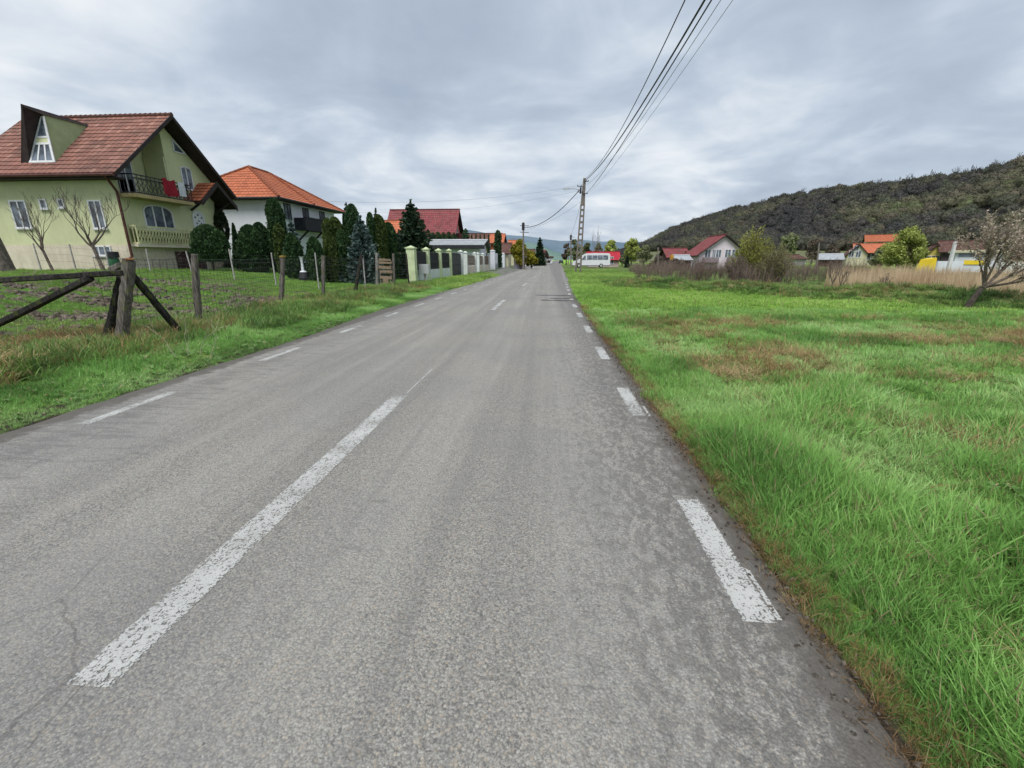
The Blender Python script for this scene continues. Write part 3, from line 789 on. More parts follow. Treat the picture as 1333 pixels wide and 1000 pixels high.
# right field
def edgefac(x, y): return x > 1.27 + 0.10 * nz(0, y, 1.3, 4) + 0.05 * nz(x, y, 4, 4)
k1 = lambda x, y: visible(x, y) and edgefac(x, y) and (rnd.random() < .5 or not (nz(x * .7, y * 1.3, 0.8, 12) + .6 * nz(x, y, 2.6, 3) > 0.2 and y > 3.6 and x > 2.4))
P = np.concatenate([pts_in(15000, 1.2, 8.5, 0.3, 5.2, k1), pts_in(4500, 1.2, 2.3, 0.3, 7, k1)])
t_ = np.clip(tn(P, 0.9, 2) + .12, 0, 1)
hgt = 0.85 + 0.9 * np.array([max(-0.4, nz(p[0], p[1], 0.9, 6)) for p in P]) + 0.2
hgt *= np.clip((P[:, 0] - 1.15) / 0.5, 0.35, 1)
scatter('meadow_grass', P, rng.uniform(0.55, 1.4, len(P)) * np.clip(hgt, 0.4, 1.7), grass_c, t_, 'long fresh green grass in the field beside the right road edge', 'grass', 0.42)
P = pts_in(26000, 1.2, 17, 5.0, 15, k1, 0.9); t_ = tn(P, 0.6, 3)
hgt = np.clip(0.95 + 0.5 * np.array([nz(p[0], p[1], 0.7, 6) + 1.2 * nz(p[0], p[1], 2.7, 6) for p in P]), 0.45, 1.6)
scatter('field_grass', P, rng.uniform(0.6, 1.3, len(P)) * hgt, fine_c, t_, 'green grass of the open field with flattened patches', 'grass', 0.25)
k2 = lambda x, y: visible(x, y) and x > 1.35 and (x + y < 31.5 or x < 5)
P = pts_in(13000, 1.2, 24, 12.5, 33, k2, 0.85); t_ = np.clip(tn(P, 0.25, 3, 0.9) , 0, 1)
scatter('short_lime_grass', P, rng.uniform(0.7, 1.1, len(P)), lime_c, t_, 'short bright lime grass in the far half of the field', 'grass', 0.15)
P = pts_in(5000, 1.5, 9, 30, 70, lambda x, y: True, 0.9); t_ = tn(P, 0.2, 5)
scatter('roadside_grass', P, rng.uniform(0.9, 1.6, len(P)), lime_c, t_ * 0.8, 'grass on the far right verge before the utility pole', 'grass', 0.15)
P = pts_in(1500, 1.6, 7, 0.8, 9, lambda x, y: visible(x, y) and nz(x, y, 1.1, 17) > 0.0); P[:, 2] += rng.uniform(0, .04, len(P))
scatter('field_weeds', P, rng.uniform(0.25, 0.55, len(P)), broad_c, tn(P, 1, 1), 'broad leaved weeds mixed into the field grass', 'weeds', 0.4)
P = pts_in(700, -8.5, -5.3, 3, 12, lambda x, y: visible(x, y)); P[:, 2] += rng.uniform(0, .06, len(P))
scatter('verge_leaf_weeds', P, rng.uniform(0.35, 0.75, len(P)), broad_c, tn(P, 1, 1), 'broad leaved weeds on the left verge', 'weeds', 0.4)
# dry patches
k3 = lambda x, y: visible(x, y) and x > 2.0 + .3 * nz(x, y, 2, 1) and nz(x * .7, y * 1.3, 0.8, 12) + .6 * nz(x, y, 2.6, 3) > 0.08 + 0.25 * sm(5, 3, y) + .2 * sm(10, 13, y)
P = np.concatenate([pts_in(17000, 1.9, 17, 3.0, 13, k3), pts_in(900, 1.6, 14, 1.5, 14, lambda x, y: visible(x, y))]); t_ = tn(P, 1.7, 7)
scatter('dry_grass', P, rng.uniform(0.5, 1.15, len(P)), straw_c, t_, 'flattened brown dry grass in the middle of the field', 'dry grass', 0.45)
P = pts_in(2200, 1.2, 1.45, 0.5, 16, None, 1.0)
scatter('verge_litter', P, rng.uniform(0.25, 0.5, len(P)), straw_c, tn(P, 3, 1) * 0.4, 'brown dead grass and litter along the right asphalt edge', 'dead grass', 0.6)
# bank
k4 = lambda x, y: 30.4 < x + y < 38 and x > 3.5 and visible(x, y)
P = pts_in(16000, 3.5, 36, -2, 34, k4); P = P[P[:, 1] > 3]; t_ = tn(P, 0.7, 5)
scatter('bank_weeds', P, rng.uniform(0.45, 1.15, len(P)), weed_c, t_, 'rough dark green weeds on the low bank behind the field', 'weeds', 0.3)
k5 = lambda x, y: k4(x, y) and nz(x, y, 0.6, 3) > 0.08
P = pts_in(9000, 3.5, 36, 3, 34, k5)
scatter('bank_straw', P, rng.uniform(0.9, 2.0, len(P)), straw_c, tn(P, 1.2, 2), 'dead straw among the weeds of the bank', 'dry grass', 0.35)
# reeds
k6 = lambda x, y: 38.5 < x + y < 62 and y < 1.5 * x + 3 and y > 0.55 * x and x > 13.5
P = pts_in(5200, 16, 60, 10, 45, k6)
Z = P.copy(); Z[:, 2] -= 0.1
hz_ = np.clip((P[:, 0] + P[:, 1] - 37) / 6, 0.5, 1.0)
scatter('reeds', Z, (rng.uniform(0.7, 1.08, len(P)) + .38 * np.clip([nz(p[0], p[1], .3, 9) for p in P], 0, 1)) * hz_, reed_c, tn(P, 0.35, 5), 'tall tan dry reeds behind the bank on the right', 'reeds', 0.07)
# purple brown scrub
k7 = lambda x, y: 37.5 < x + y < 90 and y > 1.5 * x and x > 0.13 * y + 2 and x < 45
P = pts_in(1050, 5, 45, 26, 70, k7)
scatter('bare_scrub', P, rng.uniform(0.6, 1.25, len(P)), stem_c, tn(P, 0.3, 8), 'band of purple brown bare shrub stems behind the field', 'scrub', 0.1)

# left verge
k8 = lambda x, y: visible(x, y) and x < -5.22 + 0.1 * nz(0, y, 1.3, 9) - 0.25 * sm(9, 14, y) - 0.3 * sm(25, 45, y)
P = pts_in(22000, -8.9, -5.2, 2.8, 26, k8, 1.25); t_ = tn(P, 0.8, 6)
hgt = np.clip(0.35 + 0.38 * (-5.2 - P[:, 0]), 0.3, 1.2) * np.clip(1.1 + nz(0, 0, 1) + 0.9 * np.array([nz(p[0], p[1], 0.8, 7) for p in P]), 0.5, 1.6)
scatter('verge_grass', P, rng.uniform(0.8, 1.3, len(P)) * hgt, fine_c, t_, 'green grass verge between the left road edge and the wooden fence', 'grass', 0.25)
P = pts_in(4500, -8.15, -5.5, 25, 47, k8); scatter('far_verge_grass', P, rng.uniform(0.7, 1.5, len(P)), lime_c, tn(P, 0.5, 6), 'grass verge in front of the pillared garden fence', 'grass', 0.25)
k9 = lambda x, y: x < -6.6 + 0.8 * nz(x, y, 0.5, 2) and nz(x, y, 0.45, 14) < 0.18 and visible(x, y)
P = pts_in(4600, -9.4, -6.3, 4, 28, k9); t_ = tn(P, 0.7, 9)
scatter('fence_weeds', P, rng.uniform(0.5, 1.15, len(P)), weed_c, t_, 'taller dark weeds growing along the foot of the wooden fence', 'weeds', 0.3)
k10 = lambda x, y: visible(x, y) and (nz(x, y, 0.45, 14) > 0.06 or (y < 8 and x < -7))
P = np.concatenate([pts_in(1500, -10.0, -6.9, 4.5, 11, k10), pts_in(1200, -9.3, -6.9, 10, 24, lambda x, y: nz(x, y, 0.45, 14) > 0.12)])
scatter('fence_straw', P, rng.uniform(0.7, 1.8, len(P)), straw_c, tn(P, 0.9, 3) * .8, 'pale dead grass heaped round the leaning corner post', 'dry grass', 0.3)
P = pts_in(2600, -8.8, -6.9, 5, 27, lambda x, y: visible(x, y) and x < -7.1 + .7 * nz(x, y, .6, 31)); scatter('rank_weeds', P, rng.uniform(.5, 1.15, len(P)), weed_c, tn(P, 1.2, 12), 'rank uncut weeds between the verge and the fence line', 'weeds', .4)
P = pts_in(900, -9.2, -6.7, 4.5, 25, lambda x, y: visible(x, y) and nz(x, y, .9, 44) > -.05); scatter('dead_stems', P, rng.uniform(1.0, 2.3, len(P)), straw_c, tn(P, 1.2, 2), 'grey brown dead stems standing in the weeds along the fence', 'dry grass', .25)
k11 = lambda x, y: visible(x, y) and nz(x * 0.35, y * 1.6, 1.0, 21) > -0.08 - 0.3 * sm(12, 21, y)
P = pts_in(15000, -28, -8.9, 6, 25, k11); t_ = tn(P, 0.5, 4)
scatter('garden_weeds', P, rng.uniform(0.35, 0.75, len(P)), lime_c, t_ * 0.7, 'patchy green weeds over the dug soil of the garden plot', 'weeds', 0.25)
# soil clods in the garden
r_ = np.random.default_rng(5); clods = []
for s_ in range(3):
    import bmesh
    bm = bmesh.new(); bmesh.ops.create_icosphere(bm, subdivisions=2, radius=0.09)
    for v_ in bm.verts: v_.co *= 1 + 0.55 * noise.noise(v_.co * 14 + Vector((s_ * 9, 0, 0))); v_.co.z *= 0.6
    me = bpy.data.meshes.new('clod'); bm.to_mesh(me); bm.free(); clods.append(me)
M_CLOD = mat_plain('earth_clods', (0.17, 0.14, 0.11), 0.4, 6, 0.95, bump=0.8)
for me in clods: me.materials.append(M_CLOD)
P = pts_in(6000, -26, -9.0, 6, 19, lambda x, y: visible(x, y) and nz(x * 0.35, y * 1.6, 1.0, 21) < -0.02)
scatter('garden_soil', P, rng.uniform(0.3, 1.2, len(P)), hidden_coll('clods', clods), tn(P, 1, 1), 'clods of dug brown earth in the garden plot', 'soil', 0.8)
# dirt crumbs and small stones on the road edge
peb = []
for s_ in range(2):
    bm = bmesh.new(); bmesh.ops.create_icosphere(bm, subdivisions=1, radius=0.01)
    for v_ in bm.verts: v_.co *= 1 + 0.6 * noise.noise(v_.co * 90 + Vector((s_ * 5, 0, 0))); v_.co.z *= 0.6
    me = bpy.data.meshes.new('crumb'); bm.to_mesh(me); bm.free(); me.materials.append(mat_plain('grey_crumb', (0.12, 0.10, 0.08), 0.6, 25)); peb.append(me)
P1 = pts_in(1800, 1.1, 1.42, 0.7, 12); P1[:, 2] = np.maximum(P1[:, 2], np.where(P1[:, 0] < 1.27, 0.0, -0.03)) + 0.003
scatter('edge_gravel', P1, rng.uniform(0.3, 1.2, len(P1)), hidden_coll('crumbs', peb), tn(P1, 1, 1), 'small crumbs of stone and dirt along the right road edge', 'gravel', 0.8)
# ------------------------------------------------------------------ fence of the garden plot
POSTS = 'old wooden posts of the roadside fence'
def fence_post(foot, top, w, label, mat, seed, cap=False):
    o = MB().rough_bar((foot[0], foot[1], gz(foot[0], foot[1]) - 0.2), top, w, w * 0.85, seed).build('fence_post', mat)
    tag(o, label, 'fence post', POSTS); return o
def T(px, py, Y): return tuple(at(px, py, Y))
t = empty('corner_post', (-8.12, 7.45, 0), 'thick leaning corner post with rail, braces and rusty cap', 'fence post')
foot = at(152, 455, 7.46); top = at(168, 338, 7.46)
MB().rough_bar((foot.x, foot.y, -0.25), tuple(top), 0.165, 0.15, 3, 14, 0.14).build('post', M_OLDWOOD, t)
MB().rough_bar(T(162, 338, 7.40), T(173, 337, 7.5), 0.14, 0.03, 5, 2).build('rusty_cap', M_RUST, t)
MB().rough_bar(T(139, 442, 7.75), T(159, 362, 7.6), 0.13, 0.13, 9).build('back_post', M_DARKWOOD, t)
MB().rough_bar(T(145, 352, 7.62), T(158, 345, 7.62), 0.10, 0.1, 9, 2).build('stub', M_OLDWOOD, t)
MB().rough_bar(T(165, 355, 7.45), T(-190, 376, 7.2), 0.165, 0.1, 4, 14, 0.07).build('rail', M_DARKWOOD, t)
MB().rough_bar(T(118, 362, 7.35), T(-60, 450, 7.2), 0.13, 0.1, 6, 12, 0.08).build('brace', M_DARKWOOD, t)
MB().rough_bar(T(172, 358, 7.55), T(241, 440, 8.3), 0.11, 0.10, 7, 12, 0.08).build('brace', M_DARKWOOD, t)
WP = [(-8.12, 7.46)]
specs = [((260, 432), (253, 331), 9.5, .125, 'grey square fence post, first to the right of the leaning corner post', M_OLDWOOD),
         ((365, 402), (368, 334), 14.5, .14, 'fence post with orange lichen on its top, second right of the corner post', M_OLDWOOD),
         ((421, 392), (421, 333), 17.5, .13, 'weathered upright fence post in front of the domed thuja', M_OLDWOOD),
         ((461, 387), (471, 332), 19.5, .13, 'fence post tilting to the right before the blue spruce', M_DARKWOOD),
         ((491, 378), (490.5, 329), 23.0, .13, 'pale bleached fence post beside the plank rack', M_OLDWOOD2),
         ((513, 373), (512, 330), 24.3, .12, 'thin grey fence post right of the plank rack', M_OLDWOOD),
         ((533, 374), (528.5, 330), 25.6, .09, 'thin dark fence post touching the pale green pillar', M_DARKWOOD)]
for i, (f_, t_, Y, w, lab, mm) in enumerate(specs):
    f3 = at(*f_, Y); t3 = at(*t_, Y)
    o = fence_post((f3.x, Y), tuple(t3), w, lab, mm, 20 + i)
    if i == 1:
        MB().rough_bar(tuple(t3 - Vector((0, 0, .03))), tuple(t3 + Vector((0, 0, .03))), .17, .15, 3, 2).build('lichen_top', mat_plain('orange_lichen', (0.32, 0.22, 0.05), 0.4, 20), o)
    WP.append((f3.x, Y))
# wire netting, one length of it between each pair of posts
for i in range(len(WP) - 1):
    a, b = WP[i], WP[i + 1]; mb = MB()
    L = math.dist(a, b); st = 0.16 if i < 3 else 0.26
    n = int(L / st)
    P_ = lambda q, z: (a[0] + (b[0] - a[0]) * q, a[1] + (b[1] - a[1]) * q, z + 0.03 * nz(q * 7, z * 3 + i, 1.1))
    rad = 0.0034 if i < 3 else 0.0042
    for k in range(n + 1):
        mb.tube([P_(k / n, z) for z in (0.12, 0.65, 1.15, 1.62)], rad, 3, False)
    for z in [0.15, .3, .45, .6, .75, .9, 1.05, 1.2, 1.35, 1.5]:
        mb.tube([P_(q / 8, z) for q in range(9)], rad, 3, False)
    for z in (1.62, 0.95):
        mb.tube([P_(q / 8, z - .03 * math.sin(PI * q / 8)) for q in range(9)], 0.005, 4, False)
    labs = ['wire netting between the leaning corner post and the first grey post', 'wire netting between the grey post and the lichen topped post', 'wire netting right of the lichen topped fence post',
            'wire netting between the upright post and the tilting post', 'wire netting between the tilting post and the bleached post', 'short wire netting beside the plank rack', 'short wire netting ending at the pale green pillar']
    tag(mb.build('wire_netting', M_WIRE), labs[i], 'wire fence', 'wire netting between fence posts')
# netting left of the corner post
mb = MB()
for k in range(26):
    x = -8.3 - k * 0.18; y = 7.5 - k * 0.012
    mb.tube([(x, y, .1), (x + .01, y, .75), (x, y, 1.28)], 0.0015, 3, False)
for z in [0.15, .32, .5, .68, .86, 1.04, 1.2]: mb.tube([(-8.3, 7.5, z), (-10.5, 7.35, z - .03), (-13, 7.2, z)], 0.0016, 3, False)
tag(mb.build('wire_netting', M_WIRE), 'wire netting under the dark rail left of the corner post', 'wire fence', 'wire netting between fence posts')

# slender concrete stakes with wires at the back of the plot
st = [(52, 346, 43, 317), (98, 348, 90, 318), (142, 350, 136, 320), (196, 353, 190, 324), (251, 356, 242, 327), (305, 359, 298, 324), (358, 359, 353, 329), (413, 356, 410, 329), (475, 365, 472, 332)]
names_ = ['slender pale stake before the cream plinth, leftmost of the back row', 'slender pale stake between the two bare trees', 'slender pale stake just right of the larger bare tree',
          'slender pale stake below the terrace railing', 'slender pale stake in front of the brown garage doors', 'slender pale stake before the thin thuja column',
          'slender pale stake before the tall thuja column', 'slender pale stake before the small domed thuja', 'slender pale stake behind the tilting fence post']
prev = None; wires = MB()
for i, (bx_, by_, tx, ty) in enumerate(st):
    Y = 21.4; b = at(bx_, by_, Y); tp = at(tx, ty, Y)
    tag(MB().bar((b.x, Y, gz(b.x, Y) - .15), tuple(tp), 0.055, 0.055, 0.045).build('concrete_stake', M_PALECONC), names_[i], 'stake', 'slender stakes of the back fence')
    if prev is not None:
        for q in (0.25, 0.55, 0.85):
            p0 = prev[0].lerp(prev[1], q); p1 = b.lerp(tp, q)
            wires.tube([p0, (p0 + p1) / 2 - Vector((0, 0, .04)), p1], 0.004, 3, False)
    prev = (b, tp)
tag(wires.build('stake_wires', M_WIRE), 'three sagging wires strung along the slender pale stakes', 'wire fence')

# ------------------------------------------------------------------ yellow green house
Z0 = 0.9; XG = -22.2; XL = -30.1; YF, YB = 22.5, 29.5; EZ, RZ, YR = 5.75, 9.42, 26.1
H = empty('house', (-25.7, 26, Z0), 'lime green house with weathered tiled roof and pointed green dormer', 'house')
zf = lambda y: EZ + (RZ - EZ) * (1 - abs(y - YR) / (YR - 21.8))
w = MB()
w.box((XL, YF, 2.36), (XG - 1.3, YB, 5.9))                 # main body under the eaves
w.box((XG - 1.3, YF, 2.36), (XG, YB, 4.86))                # ground floor of the gable
def yz(mb, pts, x0, x1):
    n = len(pts); vs = [(x0, y, z) for y, z in pts] + [(x1, y, z) for y, z in pts]
    mb.poly(vs, [tuple(range(n)), tuple(range(2 * n - 1, n - 1, -1))] + [(i, n + i, n + (i + 1) % n, (i + 1) % n) for i in range(n)])
yz(w, [(26.0, 4.87), (YB, 4.87), (YB, zf(YB) - .12), (26.0, zf(26.0) - .14)], XG - 1.3, XG)          # flush part of the upper gable
yz(w, [(YF, 5.91), (26.0, 5.91), (26.0, zf(26.0) - .14), (YF + .05, zf(YF + .05) - .13)], XG - 1.5, XG - 1.32)   # set back loggia wall
w.box((XG - 1.3, YF, 4.87), (XG - 1.31 + .06, 26, 5.905))
w.box((XG - 1.25, YF + .01, 4.87), (XG - .02, YF + 0.2, 5.6))
yz(w, [(YF, 5.91), (YB, 5.91), (YB, zf(YB) - .12), (YR, RZ - .12), (YF, zf(YF) - .12)], XL, XL + .2)
w.build('wall', M_GREENWALL, H)
p = MB(); p.box((XL - .03, YF - .03, 0.6), (XG + .03, YB + .03, 2.355)); p.build('plinth', M_BEIGE, H)
# roof
ro = MB(); x0, x1 = -30.5, -21.35
ye0, ye1 = 21.75, 30.45; ze = EZ - .04
ro.tiles((x0, ye0, ze), (x1, ye0, ze), (x1, YR, RZ), (x0, YR, RZ), 0.30, 0.37)
ro.tiles((x1, ye1, ze), (x0, ye1, ze), (x0, YR, RZ), (x1, YR, RZ), 0.30, 0.37)
rf = ro.build('roof', M_TILE_OLD, H)
rd = MB()
for ya, yb in ((ye0, YR), (ye1, YR)):
    yz(rd, [(ya, ze - .01), (yb, RZ - .01), (yb, RZ - .16), (ya, ze - .14)], x0 + .02, x1 - .02)
rd.build('soffit', M_BROWN, rf)
rc = MB()
for i in range(30):
    a = x0 + (x1 - x0) * i / 30
    rc.tube([(a, YR, RZ + .03), (a + .33, YR, RZ + .05)], [.10, .12], 8)
rc.build('ridge_cap', M_TILE_OLD, rf)
for xa in (x1 - .03, x0 - .03):
    fa = MB()
    for ya in (ye0, ye1):
        s_ = 1 if ya < YR else -1
        fa.poly([(xa, ya, ze - .2), (xa + .06, ya, ze - .2), (xa + .06, YR, RZ - .16), (xa, YR, RZ - .16), (xa, ya, ze + .03), (xa + .06, ya, ze + .03), (xa + .06, YR, RZ + .06), (xa, YR, RZ + .06)],
                [(0, 1, 2, 3), (7, 6, 5, 4), (0, 4, 5, 1), (1, 5, 6, 2), (2, 6, 7, 3), (3, 7, 4, 0)])
    fa.build('bargeboard', M_BROWN, rf)
for yg in (ye0 - .06, ye1 + .06): MB().tube([(x0, yg, ze - .06), (x1, yg, ze - .08)], .075, 8).build('gutter', M_BROWN2, H)
dp = MB(); dp.tube([(-21.9, ye0 - .02, ze - .1), (-21.95, 22.0, 5.3), (XG + .09, YF - .09, 4.95), (XG + .09, YF - .09, 1.75), (XG - .05, YF - .5, 1.45)], .065, 8)
dp.build('drainpipe', M_BROWN2, H)
# eaves soffit beam along the front wall
sb = MB(); sb.box((XL - .6, ye0 + .1, ze - .2), (XG + .6, YF + .05, ze - .12)); sb.build('eaves_board', M_BROWN, H)
# dormer
D_ = MB()
AP = (-25.82, 22.2, 8.86); A0 = (-25.8, 23.05, 8.8); A1 = (-25.78, 25.5, 8.8); Fr_ = (-25.18, 22.48, 6.33); Fl = (-27.02, 22.48, 6.33)
D_.face([A0, Fr_, A1]); D_.face([A0, A1, Fl]); D_.face([(-25.8, 23.09, 8.8), (-27.0, 22.56, 6.33), (-25.2, 22.56, 6.33)])
dm = D_.build('dormer', mat_plain('dormer_green_render', (0.30, 0.36, 0.19), 0.1, 1.2, 0.9, streak=0.2), H)
c_ = MB()
c_.poly([AP, A0, (-26.66, 22.5, 6.33), Fl, (AP[0] - .06, AP[1], AP[2] + .03), (A0[0] - .06, A0[1], A0[2] + .04), (-27.06, 22.6, 6.33), (-27.1, 22.46, 6.33)], [(0, 1, 2, 3), (7, 6, 5, 4), (0, 3, 7, 4), (0, 4, 5, 1)])
c_.poly([(AP[0] - .05, AP[1] - .02, AP[2] + .07), (A1[0] - .05, A1[1], A1[2] + .08), (A1[0] + .07, A1[1], A1[2] - .06), (-25.72, 22.95, 8.68), (AP[0] + .02, AP[1], AP[2] - .06)], [(0, 1, 2, 3, 4)])
c_.poly([(AP[0] - .05, AP[1] - .02, AP[2] + .07), (A1[0] - .05, A1[1], A1[2] + .08), (A1[0] - .2, A1[1], A1[2] - .3), (AP[0] - .14, AP[1], AP[2] - .2)], [(3, 2, 1, 0)])
c_.build('dormer_fascia', M_BROWN, dm)
YW = lambda z: 22.46 + .55 * (z - 6.36) / 2.44
def tri(mb, pts, dy=0.0, d=.04):
    n = len(pts); mb.poly([(x, YW(z) + dy, z) for x, z in pts] + [(x, YW(z) + dy + d, z) for x, z in pts], [tuple(range(n)), tuple(range(2 * n - 1, n - 1, -1))] + [(i, (i + 1) % n, n + (i + 1) % n, n + i) for i in range(n)])
wf = MB(); xl_ = lambda z: -26.6 + (z - 6.38) * (.76 / 2.3); xr2 = lambda z: -25.24 - (z - 6.38) * (.52 / 2.3)
for e_ in (xl_, xr2):
    tri(wf, [(e_(6.38) - .06, 6.38), (e_(6.38) + .06, 6.38), (e_(8.6) + .05, 8.6), (e_(8.6) - .05, 8.6)])
for za, zb_ in ((6.37, 6.47), (7.24, 7.34), (7.56, 7.65)): tri(wf, [(xl_(za), za), (xr2(za), za), (xr2(zb_), zb_), (xl_(zb_), zb_)], -.01)
for q in (0.33, 0.67):
    xa = xl_(6.45) * (1 - q) + xr2(6.45) * q; xb = xl_(7.3) * (1 - q) + xr2(7.3) * q
    tri(wf, [(xa - .04, 6.47), (xa + .04, 6.47), (xb + .04, 7.24), (xb - .04, 7.24)], -.005)
wo = wf.build('window', M_WIN, dm)
wg = MB(); tri(wg, [(xl_(6.47), 6.47), (xr2(6.47), 6.47), (xr2(7.24), 7.24), (xl_(7.24), 7.24)], .02, .01); wg.build('pane', M_GLASS, wo)
wg = MB(); tri(wg, [(xl_(7.65), 7.65), (xr2(7.65), 7.65), (-25.83, 8.6)], .02, .01); wg.build('pane', M_GLASS, wo)
wg = MB(); tri(wg, [(xl_(7.34), 7.34), (xr2(7.34), 7.34), (xr2(7.56), 7.56), (xl_(7.56), 7.56)], .015, .01); wg.build('spandrel', M_GREENWALL, dm)
# windows of the long front
window(H, 'y-', YF, -28.45, 3.2, 0.95, 1.4, 2)
window(H, 'y-', YF, -26.7, 4.15, 0.42, 0.5, 1); window(H, 'y-', YF, -25.65, 4.2, 0.36, 0.45, 1)
window(H, 'y-', YF, -23.95, 3.15, 0.75, 1.42, 2)
window(H, 'y-', YF - .03, -24.3, 1.78, 1.05, 0.52, 3, gm=M_GLASS)
# gable face
window(H, 'x+', XG, 23.75, 3.25, 1.95, 1.32, 3, arch=0.38)
dr = window(H, 'x+', XG, 27.2, 2.38, 0.98, 2.2, 1, arch=0.45, fw=.12, sill=False, name='door', gm=M_WIN)
dd = MB(); P = fr('x+', XG)
for (u, v, s_) in ((27.42, 4.15, .1), (27.68, 4.3, .1), (27.94, 4.15, .1), (27.5, 3.8, .09), (27.86, 3.8, .09), (27.68, 3.95, .09), (27.6, 3.35, .07), (27.76, 3.35, .07), (27.68, 3.6, .09)):
    dd.poly([P(u - s_, v, .034), P(u, v - s_ * .8, .034), P(u + s_, v, .034), P(u, v + s_ * .8, .034)], [(0, 1, 2, 3)])
dd.build('door_lights', M_GLASS, dr)
window(H, 'x+', XG, 26.95, 5.75, 0.85, 1.3, 2, arch=0.2)
aw = MB(); P = fr('x+', XG)
for (a, b) in (((26.75, 7.75), (27.6, 7.75)), ((27.6, 7.75), (26.75, 8.4)), ((26.75, 8.4), (26.75, 7.75))):
    aw.bar(P(a[0], a[1], .04), P(b[0], b[1], .04), .07, .07)
ao = aw.build('window', M_WIN, H)
MB().face([P(26.75, 7.75, .03), P(27.6, 7.75, .03), P(26.75, 8.4, .03)]).build('pane', M_GLASS, ao)
window(H, 'x+', XG - 1.27, 23.5, 4.9, 1.5, 2.05, 3, sill=False, name='balcony_door')
# garage doors and stone strip under the terrace
gd = MB()
for i in range(14): gd.box((XG + .04, 25.3 + i * .165, .7), (XG + .08, 25.3 + i * .165 + .155, 2.05))
gd.build('garage_door', mat_plain('brown_garage_paint', (0.075, 0.035, 0.035), 0.3, 4), H)
MB().box((XG + .035, 28.0, .5), (XG + .12, 29.53, 2.2)).build('stone_facing', M_STONE, H)
# terrace slab, rail
MB().box((XG + .004, YF + .2, 2.4), (XG + .02, 26.9, 3.18)).build('terrace_shade_panel', mat_plain('olive_shade_render', (0.30, 0.30, 0.15), .25, 3), H)  # thin panel added behind the rail, shade put into its darker colour
MB().box((XG + .035, YF + .1, 2.26), (XG + .42, 28.6, 2.4)).build('terrace_slab', M_BEIGE, H)
M_RAIL = mat_plain('pale_yellow_rail_paint', (0.60, 0.59, 0.33), 0.15, 3)
def ornate_rail(name, x, y0, y1, z0, z1, mat, step, ret=0.8, lean=0.0, thick=.014):
    mb = MB()
    for z in (z0 + .05, z1, z0 + (z1 - z0) * .82): mb.bar((x, y0, z), (x, y1, z), thick * 1.8)
    n = int((y1 - y0) / step); hh = (z1 - z0) * .8
    for i in range(n + 1):
        y = y0 + (y1 - y0) * i / n
        mb.tube([(x, y, z0), (x, y, z1)], thick * .7, 4, False)
        if i < n:
            c = y + step / 2; q = [(x + .02, c + math.sin(a * PI / 4) * step * .42, z0 + .1 + hh * a / 9) for a in range(9)]
            mb.tube(q, thick * .6, 4, False)
            q = [(x + .02, c - math.sin(a * PI / 4) * step * .42, z0 + .1 + hh * a / 9) for a in range(9)]
            mb.tube(q, thick * .6, 4, False)
    for y in (y0, y1):
        for z in (z0 + .05, z1): mb.bar((x, y, z), (x - ret, y, z), thick * 1.8)
        for i in range(int(ret / step) + 1): mb.tube([(x - i * step, y, z0), (x - i * step, y, z1)], thick * .8, 4, False)
    return mb.build(name, mat, H)
ornate_rail('terrace_rail', XG + .38, YF + .2, 28.2, 2.4, 3.32, M_RAIL, 0.19, .3, thick=.045)
MB().box((XG + .01, YF + .05, 4.72), (XG + .95, 26.45, 4.9)).build('balcony_slab', mat_plain('ochre_slab_edge', (0.42, 0.33, 0.16), 0.15, 2), H)
ornate_rail('balcony_rail', XG + .9, YF + .12, 26.4, 4.9, 5.82, M_DARKMETAL, 0.26, .8, thick=.03)
# loggia side wall and post
MB().box((XG - 1.25, 25.9, 4.9), (XG - .02, 25.99, 7.3)).build('loggia_side', M_GREENWALL, H)
# things on the balcony
tg = MB()
n = 10
for i in range(n):
    for j in range(6):
        def q(i, j): return (XG + 1.0 + .05 * math.sin(i * 1.1) , 24.35 + .95 * i / n + .04 * j * math.sin(i), 5.88 - .82 * j / 6 + (.06 * math.sin(i * .9)))
        tg.face([q(i, j), q(i + 1, j), q(i + 1, j + 1), q(i, j + 1)])
tag(tg.build('blanket', mat_plain('red_cloth', (0.28, 0.015, 0.03), 0.2, 5, 0.95)), 'crimson blanket hung over the balcony railing', 'blanket')
tg = MB()
for i in range(6):
    for j in range(6):
        def q(i, j): return (XG + 1.0 + .03 * math.sin(i * 2), 25.4 + .5 * i / 6, 5.87 - .75 * j / 6)
        tg.face([q(i, j), q(i + 1, j), q(i + 1, j + 1), q(i, j + 1)])
tag(tg.build('towel', mat_plain('white_cloth', (0.6, 0.62, 0.66), 0.15, 9, 0.95)), 'pale towel hung beside the crimson blanket on the balcony', 'towel')
# porch roof over the door
PR = MB(); ya, yb, yc = 26.75, 28.3, 29.85; zp, za = 5.0, 6.25; xo = XG + 1.15
PR.tiles((xo, ya, zp), (XG + .02, ya, zp), (XG + .02, yb, za), (xo, yb, za), .28, .34)
PR.tiles((XG + .02, yc, zp), (xo, yc, zp), (xo, yb, za), (XG + .02, yb, za), .28, .34)
pr = PR.build('porch_roof', M_TILE_OR, H)
pf = MB()
for y_ in (ya, yc):
    pf.poly([(XG + .02, y_, zp - .02), (xo + .05, y_, zp - .02), (xo + .05, yb, za - .02), (XG + .02, yb, za - .02), (XG + .02, y_, zp - .16), (xo + .05, y_, zp - .16), (xo + .05, yb, za - .16), (XG + .02, yb, za - .16)],
            [(0, 1, 2, 3), (7, 6, 5, 4), (0, 4, 5, 1), (1, 5, 6, 2), (2, 6, 7, 3)])
    pf.bar((XG + .02, y_ + (.5 if y_ < yb else -.5), 4.55), (xo, y_ + (.5 if y_ < yb else -.5), 5.25), .1)
